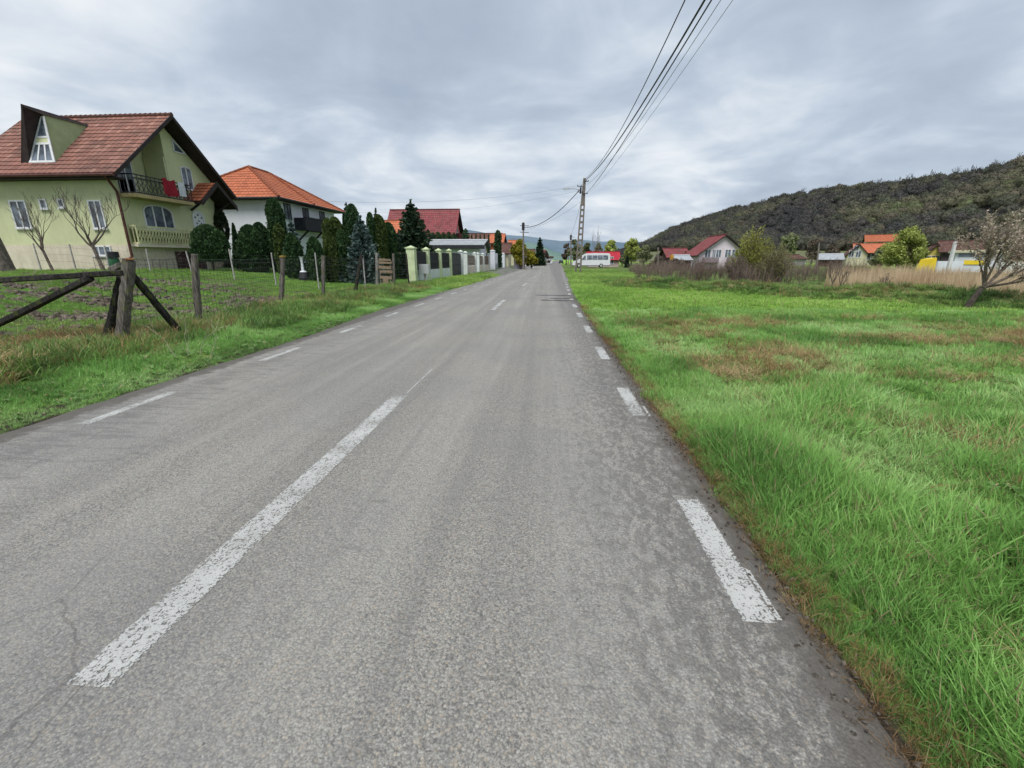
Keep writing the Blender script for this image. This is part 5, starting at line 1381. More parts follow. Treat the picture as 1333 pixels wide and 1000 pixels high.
sag((4.2, 57.2, 9.2), pC, .5, .02, 'pale wire from the ladder pole to the slim pole behind it', M_CABLETHIN)
sag((4.3, 57.2, 8.6), pB + Vector((0, 0, -1.2)), .6, .014, 'faint lower wire crossing the road to the left pole', M_CABLETHIN)
q = at(420, 262, 40); sag((3.5, 56.8, 10.1), (q.x, 40, q.z), .7, .009, 'faint wire crossing the sky to the left houses', M_CABLETHIN)
q = at(440, 275, 60); sag((3.5, 56.8, 9.5), (q.x, 60, q.z), 1.0, .009, 'lower faint wire crossing the sky to the left houses', M_CABLETHIN)
# ------------------------------------------------------------------ vegetation
def cards(C, size, seed, up=None, elong=1.6, flat=0.0):
    """one small pointed leaf quad per centre; up: direction each leaf points"""
    r = np.random.default_rng(seed); n = len(C); C = np.asarray(C, float)
    d = r.normal(0, 1, (n, 3))
    if up is not None: d = np.asarray(up) + d * 0.45
    d /= np.linalg.norm(d, axis=1)[:, None] + 1e-9
    e = np.cross(d, r.normal(0, 1, (n, 3))); e /= np.linalg.norm(e, axis=1)[:, None] + 1e-9
    s = (np.asarray(size) * r.uniform(0.6, 1.3, n))[:, None]
    a = C - d * s * elong / 2; b = C + e * s / 2; c = C + d * s * elong / 2; f = C - e * s / 2
    V = np.stack([a, b, c, f], 1).reshape(-1, 3); F = np.arange(4 * n).reshape(n, 4)
    return V, F
def crown(name, C, size, mat, parent, seed, up=None, elong=1.6):
    V, F = cards(C, size, seed, up, elong); return np_mesh(name, V, F, mat, parent)
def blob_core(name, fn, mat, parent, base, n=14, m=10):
    """near-black solid standing for the shade inside a dense shrub, shrunk well inside the leaves"""
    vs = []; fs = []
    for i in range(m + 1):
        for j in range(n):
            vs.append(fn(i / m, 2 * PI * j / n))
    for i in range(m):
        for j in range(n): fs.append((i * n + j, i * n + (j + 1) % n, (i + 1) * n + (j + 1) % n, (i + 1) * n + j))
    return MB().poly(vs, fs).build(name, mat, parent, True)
M_CORE = mat_plain('inner_shade', (0.006, 0.011, 0.006), 0.3, 3)  # near-black paint for the shade deep in the foliage
def thuja(px, py_top, w_px, Y, label, mat, kind='col', base=None, grp='clipped thujas in front of the white house', n=None, stem=False, name='thuja'):
    top = at(px, py_top, Y); gx = top.x; zb = gz(gx, Y) if base is None else base
    H_ = top.z - zb; wpm = abs(at(px + w_px / 2, py_top, Y).x - at(px - w_px / 2, py_top, Y).x); R_ = wpm / 2
    o = empty(name, (gx, Y, zb), label, 'thuja', grp)
    r = np.random.default_rng(int(px * 7 + Y)); n = n or int(min(14000, 2500 + 520 * H_ * R_ * 8))
    lo = 0.2 if stem else 0.02
    def prof(q):
        q = (q - lo) / (1 - lo); q = np.clip(q, 0, 1)
        if kind == 'dome': return np.sqrt(np.clip(1 - np.clip((q - .28) / .72, 0, 1) ** 2.0, 0, 1)) * (0.80 + .20 * np.clip(q / .3, 0, 1))
        if kind == 'col': return np.sqrt(np.clip(1 - np.clip((q - .8) / .2, 0, 1) ** 2, 0, 1)) * (0.82 + .18 * np.sin(q * PI))
        return (1 - q) ** 0.75 * (0.75 + 0.25 * np.clip(q / .15, 0, 1)) + 0.02      # spire
    q = lo + (1 - lo) * r.uniform(0, 1, n) ** (0.9 if kind == 'dome' else 1.15); a = r.uniform(0, 2 * PI, n)
    lump = 1 + 0.10 * np.sin(a * 3 + q * 9) + 0.07 * np.sin(a * 7 - q * 17) + r.normal(0, .085, n)
    rr = R_ * prof(q) * lump * np.where(r.uniform(0, 1, n) < .25, r.uniform(.7, 1, n), 1)
    C = np.stack([gx + rr * np.cos(a), Y + rr * np.sin(a), zb + q * H_], 1)
    up = np.stack([np.cos(a) * .35, np.sin(a) * .35, np.ones(n) * .9], 1)
    crown('crown', C, 0.045 + 0.0012 * Y, mat, o, int(px), up, 1.8)
    MB().tube([(gx, Y, zb - .1), (gx, Y, zb + H_ * .6)], [.06, .03], 6).build('trunk', M_BARK, o)
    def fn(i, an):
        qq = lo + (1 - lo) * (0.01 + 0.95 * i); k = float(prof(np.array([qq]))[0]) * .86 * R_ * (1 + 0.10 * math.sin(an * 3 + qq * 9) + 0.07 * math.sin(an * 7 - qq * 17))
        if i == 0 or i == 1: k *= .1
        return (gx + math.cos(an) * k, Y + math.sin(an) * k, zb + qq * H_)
    blob_core('shade_core', fn, M_CORE, o, zb)
    return o
thuja(268, 293, 36, 24.5, 'dark round topped thuja before the terrace of the green house', M_THUJA, 'dome', stem=True)
thuja(303, 291, 12, 27, 'thin pointed thuja at the ivy covered corner', M_THUJA, 'spire')
thuja(323, 293, 30, 26.5, 'wide domed thuja left of the tall column', M_THUJA, 'dome')
thuja(336, 290, 24, 28.5, 'domed thuja peeping behind the wide dome', M_THUJA, 'dome')
thuja(354.5, 258, 19, 28, 'tall columnar thuja, tallest before the white house', M_THUJA, 'col')
thuja(361, 292, 13, 26.5, 'short olive thuja at the foot of the tall column', M_THUJA2, 'col')
thuja(378, 304, 21, 25.5, 'low domed thuja in front of the slim blue spruce', M_THUJA, 'dome')
thuja(407, 309, 20, 25.5, 'domed thuja on a bare stem under the dark balcony', M_THUJA, 'dome', stem=False)
thuja(425, 284, 13, 30, 'olive column thuja right of the dark balcony', M_THUJA2, 'col')
thuja(435, 283, 17, 30.5, 'broad olive thuja second right of the balcony', M_THUJA2, 'col')
thuja(427, 302, 16, 26.5, 'small rusty olive thuja in the front of the group', M_THUJA2, 'dome')
thuja(444, 300, 14, 27, 'small dark thuja left of the blue spruce', M_THUJA, 'col')
thuja(457, 266, 17, 31, 'tall dark thuja behind the broad blue spruce', M_THUJA, 'col')
thuja(447, 279, 13, 32, 'narrow dark thuja just left of the tall dark one', M_THUJA, 'spire')
thuja(481, 277, 10, 31, 'slender thuja right of the blue spruce', M_THUJA, 'col')
thuja(492, 280, 17, 31.5, 'broad olive thuja below the pointed spruce tip', M_THUJA2, 'col')
thuja(505, 290, 16, 33, 'mid height thuja between olive thuja and dark spruce', M_THUJA, 'col')
# far thuja row
for k, (px, py, w_, Y, kd) in enumerate([(563, 303, 9, 66, 'col'), (570, 302, 9, 66, 'col'), (577, 303, 9, 66, 'col'), (584, 302, 9, 66, 'col'), (591, 304, 9, 66, 'col')]):
    thuja(px, py, w_, Y, 'thuja in the clipped row above the garage roof', M_THUJA, kd, 0.3, 'thujas of the row above the garage', 1500)
thuja(606, 298, 8.5, 68, 'rounded thuja under the red house gable', M_THUJA, 'col', 0.3, 'thujas beyond the garage', 1500)
for k, px in enumerate((614, 619.5, 625, 630.5, 636)):
    thuja(px, 306 - (k % 2), 6, 74, 'pointed thuja in the jagged row beyond the garage', M_THUJA, 'spire', 0.2, 'pointed thujas of the jagged row', 1500)
thuja(648, 300, 9, 76, 'large rounded thuja next to the orange gable', M_THUJA, 'col', 0.2, 'thujas beyond the garage', 2500)

def spruce(px, py_top, w_px, Y, label, mat, seed, base=None, n_layers=16, dens=1.0, size=.14, name='spruce'):
    top = at(px, py_top, Y); zb = gz(top.x, Y) if base is None else base; H_ = top.z - zb
    R_ = abs(at(px + w_px / 2, 338, Y).x - at(px - w_px / 2, 338, Y).x) / 2
    o = empty(name, (top.x, Y, zb), label, 'spruce')
    r = np.random.default_rng(seed)
    MB().tube([(top.x, Y, zb - .2), (top.x, Y, top.z)], [.035 * H_ * .6 + .03, .01], 6).build('trunk', M_BARK, o)
    C = []; U = []
    for i in range(n_layers):
        q = i / n_layers; z = zb + H_ * (0.03 + .95 * q ** .95); L = R_ * (1 - q) ** .82 * 1.05 + .05
        nb = int(8 + 7 * (1 - q))
        for j in range(nb):
            a = 2 * PI * (j + r.uniform(-.3, .3)) / nb + i; l = L * r.uniform(.72, 1.12)
            m_ = int(42 * dens * (l / R_ + .25)) + 6
            t_ = r.uniform(0.05, 1, m_) ** .8; side = r.normal(0, 1, m_) * .17 * l * (1.15 - t_)
            droop = -0.22 * l * t_ + .16 * l * t_ ** 3 + r.normal(0, .05 * l + .02, m_)
            x = math.cos(a) * l * t_ - math.sin(a) * side; y = math.sin(a) * l * t_ + math.cos(a) * side
            C.append(np.stack([top.x + x, Y + y, z + droop], 1))
            U.append(np.stack([np.cos(a) * np.ones(m_), np.sin(a) * np.ones(m_), r.uniform(-.2, .5, m_)], 1))
    k = 30; C.append(np.stack([top.x + r.normal(0, .03, k), Y + r.normal(0, .03, k), top.z - r.uniform(0, .12 * H_, k)], 1)); U.append(np.tile([0, 0, 1.], (k, 1)))
    crown('crown', np.concatenate(C), size, mat, o, seed, np.concatenate(U), 2.0)
    return o
spruce(534, 260, 80, 37, 'big dark spruce behind the pale green pillar', M_SPRUCE, 1, n_layers=20, dens=1.7, size=.15)
spruce(468, 282, 54, 27.5, 'broad blue grey spruce behind the tilting fence post', M_BLUESPR, 2, n_layers=16, dens=1.7, size=.12)
spruce(378, 286, 27, 27.5, 'slim blue grey spruce in front of the white house', M_BLUESPR, 3, n_layers=12, dens=.9, size=.11)
spruce(450, 263, 20, 33, 'narrow spruce tip rising left of the tall dark thuja', M_SPRUCE, 4, n_layers=12, size=.12)
spruce(488.5, 271, 14, 34, 'thin pointed spruce tip among the thujas', M_SPRUCE, 5, n_layers=12, size=.11)
spruce(703, 310, 15, 118, 'pointed dark spruce standing left of the road far off', M_SPRUCE, 6, 0, 12, 1, .4)
spruce(893, 328, 9, 90, 'small dark conifer left of the red shed', M_SPRUCE, 7, 0, 8, .6, .25)
spruce(817, 333, 6, 92, 'small dark conifer right of the white van', M_SPRUCE, 8, 0, 8, .6, .22)

def grow(mb, p, d, L, r, depth, rr, tips, spread=.6, upb=.25, kids=(2, 3), shrink=.72, crook=.25, minr=.004, nseg=4, sides=5):
    pts = [p]; rad = [r]; q = p.copy(); dd = d.copy()
    for i in range(nseg):
        dd = (dd + Vector((rr.uniform(-1, 1), rr.uniform(-1, 1), rr.uniform(-.6, 1))) * crook + Vector((0, 0, upb * .4))).normalized()
        q = q + dd * L / nseg; pts.append(q.copy()); rad.append(max(minr, r * (1 - .42 * (i + 1) / nseg)))
    mb.tube(pts, rad, sides if depth > 1 else 3, False)
    if depth == 0: tips.append((q, dd)); return
    for k in range(rr.randint(*kids)):
        a = rr.uniform(0, 2 * PI); side = dd.cross(Vector((math.cos(a), math.sin(a), .3))).normalized()
        nd = (dd + side * rr.uniform(.5, 1.2) * spread + Vector((0, 0, upb))).normalized()
        idx = rr.choice([nseg, nseg, nseg - 1, max(1, nseg - 2)])
        grow(mb, pts[idx], nd, L * shrink * rr.uniform(.75, 1.15), max(minr, rad[idx] * rr.uniform(.55, .8)), depth - 1, rr, tips, spread, upb, kids, shrink, crook, minr, nseg, sides)
    tips.append((q, dd))
def bare_tree(base, label, h, seed, r0, trunk_h, lean=(0, 0), depth=5, spread=.75, mat=M_BARK2, limbs=4, upb=.15, cat='tree', grp=None, name='bare_tree', shrink=.70, minr=.006):
    base = Vector(base); rr = random.Random(seed); o = empty(name, base, label, cat, grp)
    tp = base + Vector((lean[0], lean[1], trunk_h)); tips = []
    mid = base.lerp(tp, .5) + Vector((rr.uniform(-.05, .05), 0, 0))
    MB().tube([base - Vector((0, 0, .2)), base + Vector((0, 0, .05)), mid, tp], [r0 * 1.25, r0 * 1.05, r0 * .85, r0 * .8], 8).build('trunk', mat, o)
    mb = MB()
    L = (h - trunk_h) * .36
    for k in range(limbs):
        a = 2 * PI * k / limbs + rr.uniform(-.4, .4)
        d = Vector((math.cos(a) * spread, math.sin(a) * spread * .8, 1)).normalized()
        grow(mb, tp - Vector((0, 0, rr.uniform(0, .15) * trunk_h)), d, L * rr.uniform(.8, 1.1), r0 * .55, depth, rr, tips, spread * .8, upb, (2, 3), shrink, .22, minr)
    mb.build('branches', mat, o)
    return o, tips
b = at(134, 350, 19.5); b.z = gz(b.x, b.y)
bare_tree(b, 'larger bare fruit tree in front of the green house', 3.9, 5, .085, 1.3, (-.25, 0), 4, .8, limbs=5, upb=.22, grp='bare fruit trees of the garden', shrink=.76, minr=.006)
b = at(68, 347, 19.8); b.z = gz(b.x, b.y)
bare_tree(b, 'smaller bare fruit tree left of the larger one', 3.5, 9, .065, 1.1, (-.25, 0), 4, .8, limbs=4, upb=.22, grp='bare fruit trees of the garden', shrink=.76, minr=.005)
# big trunk cut by the left edge of the picture
b = at(2, 345, 18.5); b.z = gz(b.x, b.y)
o = empty('old_tree', b, 'thick ragged tree trunk at the far left of the garden', 'tree')
MB().tube([b - Vector((0, 0, .2)), b + Vector((0, 0, .2)), b + Vector((-.15, 0, 1.2)), b + Vector((-.38, 0, 2.6))], [.48, .40, .36, .30], 12).build('trunk', M_TRUNKBIG, o)
tips = []; mb = MB(); rr = random.Random(3)
for k in range(5):
    a = k * 1.25; grow(mb, b + Vector((-.38, 0, 2.5)), Vector((math.cos(a) * .5 - .55, math.sin(a) * .5, 1)).normalized(), 1.0, .12, 3, rr, tips)
mb.build('branches', M_BARK, o)

# ivy climbing the corner of the green house
r = np.random.default_rng(4); n = 5200; z = r.uniform(.8, 5.3, n); wv = .18 + .14 * np.sin(z * 2.1) + .1 * r.uniform(0, 1, n)
a = r.uniform(0, 2 * PI, n)
C = np.stack([XG + .12 + wv * np.cos(a) * .9, 29.5 + wv * np.sin(a) * 1.3, z], 1)
o = empty('ivy', (XG + .1, 29.5, .8), 'dark ivy column climbing the right corner of the green house', 'ivy')
crown('leaves', C, .11, M_IVY, o, 8); MB().tube([(XG + .12, 29.5, .6), (XG + .15, 29.52, 3), (XG + .12, 29.5, 5.2)], [.09, .07, .03], 6).build('stem', M_BARK, o)

# tangled briar in front of the plinth of the green house
b = at(205, 352, 21.9); mb = MB(); rr = random.Random(12); tips = []
o = empty('briar', (b.x, 21.9, gz(b.x, 21.9)), 'tangle of thin bare briar stems below the terrace railing', 'shrub')
for k in range(9):
    bx_ = b.x + rr.uniform(-1.1, 1.1); grow(mb, Vector((bx_, 21.9 + rr.uniform(-.2, .2), gz(bx_, 21.9) - .05)), Vector((rr.uniform(-.6, .6), 0, 1)).normalized(), .65, .012, 2, rr, tips, 1.0, -.02, (2, 3), .8, .5, .004)
mb.build('stems', M_BARK2, o)

# blossom tree on the bank at the right
base = at(1258, 402, 16.2); base.z = gz(base.x, base.y)
o = empty('blossom_tree', base, 'leaning wild fruit tree in pale blossom on the bank', 'tree')
rr = random.Random(21); fork = at(1279, 374, 16.2)
MB().tube([base - Vector((0, 0, .25)), base + Vector((.02, 0, .1)), base.lerp(fork, .5) + Vector((-.02, 0, .0)), fork], [.13, .10, .085, .075], 8).build('trunk', M_BARK, o)
mb = MB(); tips = []
for (px, py, r_, dy) in ((1272, 330, .028, 0), (1287, 318, .04, .3), (1303, 325, .04, -.3), (1318, 340, .05, .2), (1345, 345, .05, -.2), (1352, 362, .045, .3), (1330, 318, .035, .5), (1296, 306, .03, -.4)):
    e = at(px, py, 16.2 + dy); s0 = fork + Vector((rr.uniform(0, .1), 0, 0))
    m1 = s0.lerp(e, .5) + Vector((rr.uniform(-.1, .15), 0, rr.uniform(-.12, .02)))
    mb.tube([s0, m1, e], [r_, r_ * .75, r_ * .5], 6, False); d = (e - m1).normalized()
    for k in range(4): grow(mb, s0.lerp(e, .45 + .18 * k) if k < 3 else e, (d + Vector((rr.uniform(-.6, .6), rr.uniform(-.6, .6), rr.uniform(.1, .8)))).normalized(), .48, r_ * .5, 2, rr, tips, .9, .2, (2, 3), .72, .2, .004)
mb.build('branches', M_BARK2, o)
r = np.random.default_rng(3); C = []
for p, d in tips:
    k = int(14 + 16 * max(0, (p.x - base.x) / 2.5) + 6 * max(0, p.z - 1.6)); k = int(max(8, min(k, 40)) * 1.3)
    t_ = r.uniform(-.45, .1, (k, 1)); C.append(np.array(p) + np.array(d) * t_ + r.normal(0, .035, (k, 3)))
crown('blossom', np.concatenate(C), .045, M_BLOSSOM, o, 5, None, 1.2)

# willow bush and other shrubs
def leafy(px, py_base, py_top, w_px, Y, label, mat, seed, cat='tree', name='tree', n=2600, size=.16, base=None, clumps=26, trunk=True, grp=None, shape=1.0, lo=.25, branchy=True, squash=1.0, stemmat=M_BARK2):
    top = at(px, py_top, Y); zb = (gz(top.x, Y) if base is None else base); H_ = top.z - zb
    R_ = abs(at(px + w_px / 2, 338, Y).x - at(px - w_px / 2, 338, Y).x) / 2
    o = empty(name, (top.x, Y, zb), label, cat, grp); r = np.random.default_rng(seed); rr = random.Random(seed)
    C = []; S_ = []; sticks = MB()
    k0 = Vector((top.x, Y, zb + H_ * (lo * .8 if trunk else 0.02)))
    for i in range(clumps):
        a = r.uniform(0, 2 * PI); q = r.uniform(0, 1); z = zb + H_ * (lo + (1 - lo) * q * .93)
        pr_ = math.sin(PI * min(1, (.25 + .75 * q)) ** shape) ** .6 if q < 1 else 0
        rad = R_ * pr_ * r.uniform(.25, .85)
        c = np.array([top.x + math.cos(a) * rad, Y + math.sin(a) * rad, z]); cs = R_ * r.uniform(.22, .4)
        m_ = int(n / clumps); v = r.normal(0, 1, (m_, 3)); v /= np.linalg.norm(v, axis=1)[:, None]
        v *= (r.uniform(.25, 1, (m_, 1)) ** .5) * cs; v[:, 2] *= .85 * squash
        C.append(c + v)
        if branchy:
            cc = Vector(c); mid = k0.lerp(cc, .5) + Vector((rr.uniform(-.1, .1), rr.uniform(-.1, .1), .1)) * R_ * .6
            sticks.tube([k0, mid, cc], [.02 * H_ * .5 + .01, .012 * H_ * .5 + .006, .006], 4, False)
    C = np.concatenate(C); C = C[C[:, 2] > zb + .02]
    crown('crown' if trunk else 'foliage', C, size, mat, o, seed)
    if trunk: MB().tube([(top.x, Y, zb - .2), k0], [.035 * H_, .025 * H_], 7).build('trunk', M_BARK, o)
    sticks.build('branches', stemmat, o)
    return o
def fan_bush(px, w_px, py_top, Y, label, mat, seed, n=240, leaves=26, size=.06, lean=0.0, bias=.5):
    """multi stemmed willow: arching wands from a wide stool, leafy over the upper two thirds"""
    top = at(px, py_top, Y); H_ = top.z; R_ = abs(at(px + w_px / 2, 338, Y).x - at(px - w_px / 2, 338, Y).x) / 2
    o = empty('willow_bush', (top.x, Y, 0), label, 'bush'); rr = random.Random(seed); r = np.random.default_rng(seed); mb = MB(); C = []; U = []
    for k in range(n):
        a = rr.uniform(0, 2 * PI); q = rr.random() ** bias; e = Vector((math.cos(a), math.sin(a) * .8, 0)) * R_ * q
        h = H_ * (math.sqrt(max(0, 1 - (q * .92) ** 2)) * rr.uniform(.62, 1.04)) + .12 * H_ * rr.random()
        b0 = Vector((top.x, Y, -.05)) + e * .35 + Vector((rr.uniform(-.2, .2), rr.uniform(-.2, .2), 0)); tp = Vector((top.x + lean * h, Y, h)) + e
        m1 = b0.lerp(tp, .5) + Vector((0, 0, .10 * H_)) - e * .08
        mb.tube([b0, m1, tp], [.014, .009, .003], 3, False)
        L = int(leaves * h / H_) + 3; t_ = r.uniform(.22, 1, (L, 1)); p = np.where(t_ < .5, np.array(b0) + (np.array(m1) - np.array(b0)) * t_ * 2, np.array(m1) + (np.array(tp) - np.array(m1)) * (t_ * 2 - 1))
        C.append(p + r.normal(0, .05, (L, 3))); d_ = (tp - m1).normalized(); U.append(np.tile(np.array(d_), (L, 1)))
    crown('foliage', np.concatenate(C), size, mat, o, seed, np.concatenate(U), 2.2); mb.build('wands', M_BARK2, o); return o
fan_bush(984, 62, 299, 34, 'yellow green willow bush behind the bank', M_WILLOW, 31, 300, 30, .065)
fan_bush(1012, 48, 318, 32.5, 'lower olive willow thicket arching to the right', M_WILLOW2, 32, 260, 22, .055, .12)
fan_bush(962, 40, 334, 33, 'low reddish bare thicket at the left foot of the willow', M_TWIGHAZE, 35, 160, 14, .05)
leafy(1187, 345, 299, 54, 78, 'round light green tree left of the yellow house', M_SPRING, 33, n=13000, size=.2, base=0, clumps=60, lo=.1, squash=1.0)
leafy(1150, 348, 325, 34, 85, 'olive bush in front of the cream house wing', M_SPRING2, 34, 'bush', 'bush', 2600, .3, 0, 20, False)
leafy(678, 348, 311, 30, 77, 'yellow flowering shrub behind the far left pole', M_FORSY, 35, 'bush', 'flowering_shrub', 3600, .22, 0, 26, False)
leafy(692, 349, 325, 20, 79, 'second yellow shrub right at the far left pole', M_FORSY, 36, 'bush', 'flowering_shrub', 2600, .22, 0, 18, False)
leafy(711, 345, 327, 11, 125, 'dark purple bare shrub beside the far left verge', M_TWIGHAZE, 37, 'bush', 'shrub', 1800, .3, 0, 14, False)
leafy(738, 345, 315, 13, 135, 'brown budding tree right at the end of the road', M_TWIGHAZE, 38, n=1800, size=.35, base=0, clumps=18)
leafy(748, 345, 312, 18, 130, 'olive budding tree behind the slim pole', M_SPRING2, 39, n=2600, size=.33, base=0, clumps=22)
leafy(763, 345, 312, 20, 125, 'grey green tree behind the ladder pole', M_SPRING2, 40, n=2600, size=.33, base=0, clumps=22)
leafy(779, 345, 317, 14, 122, 'pale hazy tree behind the bright red roof', M_SPRING2, 41, n=1500, size=.3, base=0, clumps=18)
leafy(795, 345, 313, 24, 120, 'olive green tree right behind the red roofed building', M_SPRING, 42, n=3000, size=.33, base=0, clumps=26)
leafy(824, 346, 311, 26, 112, 'light green tree between red roof and forest edge', M_SPRING, 43, n=3600, size=.33, base=0, clumps=28)
leafy(840, 347, 318, 22, 105, 'lower bushy green tree left of the brown hedge', M_SPRING2, 44, n=2600, size=.3, base=0, clumps=24)
leafy(811, 347, 331, 10, 98, 'small green bush at the corner of the red roofed building', M_SPRING2, 45, 'bush', 'bush', 900, .25, 0, 10, False)
for k, (px, w_, tp_) in enumerate(((858, 26, 334), (880, 28, 337))):
    leafy(px, 349, tp_, w_, 74 - k * 3, ['reddish brown hedge left of the low sheds', 'reddish brown hedge in front of the low sheds'][k], M_TWIGHAZE, 46 + k, 'hedge', 'hedge', 2200, .2, 0, 22, False, lo=.05)
leafy(1030, 345, 303, 28, 150, 'grey green tree in front of the forest right of the willow', M_SPRING2, 50, n=2600, size=.45, base=0, clumps=24)
leafy(1062, 345, 311, 26, 130, 'pale grey bare tree in front of the forest edge', M_TWIGHAZE, 51, n=1600, size=.3, base=0, clumps=20)
leafy(1085, 345, 318, 24, 120, 'grey bare tree behind the pale barn roof', M_TWIGHAZE, 52, n=1500, size=.3, base=0, clumps=20)
# bare poplar-like twigs behind the van
for k, px in enumerate((773.5, 778)):
    b = at(px, 348, 105); b.z = 0
    bare_tree(b, ['thin bare tree with upright twigs behind the van', 'second thin upright bare tree just right of its twin'][k], 11 - k, 60 + k, .07, 3, (0, 0), 2, .28, limbs=4, upb=.5, mat=M_BARK2, minr=.012)
# dark bare saplings on the bank
for k, (px, py, tp_, Y, lab) in enumerate(((1150, 380, 352, 23, 'low bare sapling among the tan reeds'), (1080, 388, 335, 21.5, 'forked bare bush with reddish twigs in front of the reeds'), (1092, 386, 345, 22, 'small bare bush just right of the forked one'), (890, 410, 399, 14.5, 'small dead weed stalk in the middle of the green field'))):
    b = at(px, py, Y); b.z = gz(b.x, b.y); h = at(px, tp_, Y).z - b.z
    bare_tree(b, lab, h, 70 + k, .03 if k < 3 else .008, h * .15, (0, 0), 3 if k < 3 else 1, .6, limbs=6 if k < 3 else 3, upb=.3, mat=M_BARK2, name='bare_bush', cat='bush', minr=.005)
# pale dead stalks by the left fence
mb = MB(); rr = random.Random(4); tips = []
b = at(230, 465, 6.6)
for k in range(4): grow(mb, Vector((b.x + .12 * k, 6.6 + .1 * k, 0)), Vector((rr.uniform(-.5, .5), 0, 1)).normalized(), .38, .006, 2, rr, tips, .8, .1, (1, 2), .8, .2, .0025)
tag(mb.build('dead_stalks', mat_plain('pale_dry_stalk', (.42, .38, .28), .2)), 'pale dead weed stalks beside the foot of the dark brace', 'weed')

# ------------------------------------------------------------------ forest on the hill (reads as one mass)
def forest_kind(name, seed):
    r = np.random.default_rng(seed)
    bm = bmesh.new(); bmesh.ops.create_icosphere(bm, subdivisions=3, radius=.36)
    o_ = Vector((seed * 3.1, 0, 0))
    for v_ in bm.verts:
        v_.co *= 1 + .34 * noise.noise(v_.co * 5 + o_) + .16 * noise.noise(v_.co * 13 + o_)
        v_.co.z = v_.co.z * .9 + .52
    me0 = bpy.data.meshes.new('tmp'); bm.to_mesh(me0); bm.free()
    V0 = np.array([v_.co[:] for v_ in me0.vertices]); F0 = np.array([p.vertices[:] for p in me0.polygons])
    n = 620; k = r.integers(0, len(V0), n); C = V0[k] + r.normal(0, .028, (n, 3)); C[:, 2] += .01
    V, F = cards(C, .05, seed, (V0[k] - np.array([0, 0, .45])) * 1.5, 2.1)
    return np_mesh(name, np.concatenate([V0, V]), [F0, F + len(V0)], M_FOREST, link=False)
m, nt = nodes_of('forest_crowns'); g = N(nt)
t_ = g.n('ShaderNodeAttribute', attribute_name='tint', attribute_type='INSTANCER').outputs['Fac']
rp = g.n('ShaderNodeNewGeometry').outputs['Random Per Island']
f = g.math('ADD', g.math('MULTIPLY', t_, .92), g.math('MULTIPLY', rp, .08))
c = g.ramp(f, [(.1, (.082, .085, .083)), (.35, (.115, .107, .098)), (.5, (.115, .128, .09)), (.68, (.17, .15, .115)), (.88, (.18, .205, .11))])
hz = g.remap(g.n('ShaderNodeSeparateXYZ').outputs[1], 0, 1)
g.out(c, .9, trans=.35, spec=.02); M_FOREST = m
kinds = hidden_coll('forest_kinds', [forest_kind('forest_tree', 90 + k) for k in range(6)])
P = []; nr = len(hfull); nc = len(hfull[0])
cum = 0
for i in range(nr - 1):
    for j in range(nc - 1):
        a_, b_, c_, d_ = hfull[i][j], hfull[i][j + 1], hfull[i + 1][j + 1], hfull[i + 1][j]
        area = ((b_ - a_).cross(d_ - a_)).length
        dist = a_.length
        if a_.y < 40 or a_.x / max(a_.y, 1) > 1.7: continue
        k = area / 48.0; k = int(k) + (rng.uniform() < k % 1)
        if i > nr - 6: k = k // 3
        for _ in range(min(k, 60)):
            u_, v_ = rng.uniform(), rng.uniform()
            P.append(tuple(a_.lerp(b_, u_).lerp(d_.lerp(c_, u_), v_)))
P = np.array(P); print('forest trees', len(P))
tt = np.clip(.42 + .75 * np.array([noise.noise(Vector((p[0] * .012, p[1] * .012, p[2] * .03))) for p in P]) + rng.normal(0, .13, len(P)), 0, 1)
scatter('forest', P - np.array([0, 0, 3.0]), rng.uniform(8.5, 15, len(P)), kinds, tt, 'bare and budding woods covering the hillside on the right', 'forest', .05)

sk = []
for k in range(4):
    mb = MB(); tp_ = []; r9 = random.Random(200 + k); mb.tube([(0, 0, -.05), (0, 0, .45)], [.022, .015], 4, False)
    for q in range(5): grow(mb, Vector((0, 0, .3 + .03 * q)), Vector((math.cos(q * 1.3) * .6, math.sin(q * 1.3) * .6, 1)).normalized(), .28, .012, 3, r9, tp_, .7, .25, (2, 3), .7, .2, .004, 3, 3)
    me = bpy.data.meshes.new('bare_crown'); me.from_pydata(mb.v, [], mb.f); me.materials.append(M_FOREST); sk.append(me)
PR_ = []
for i in range(nr - 12, nr - 7):
    for j in range(nc - 1):
        a_, b_ = hfull[i][j], hfull[i][j + 1]
        for _ in range(int((b_ - a_).length / 16) + 1): PR_.append(tuple(a_.lerp(b_, rng.uniform()) + Vector((0, 0, rng.uniform(-1, 1.5)))))
PR_ = np.array(PR_); scatter('ridge_trees', PR_ - np.array([0, 0, 2.0]), rng.uniform(8, 13, len(PR_)), hidden_coll('bare_crowns', sk), rng.uniform(0, .5, len(PR_)), 'bare leafless trees along the crest of the wooded hill', 'forest', .05)

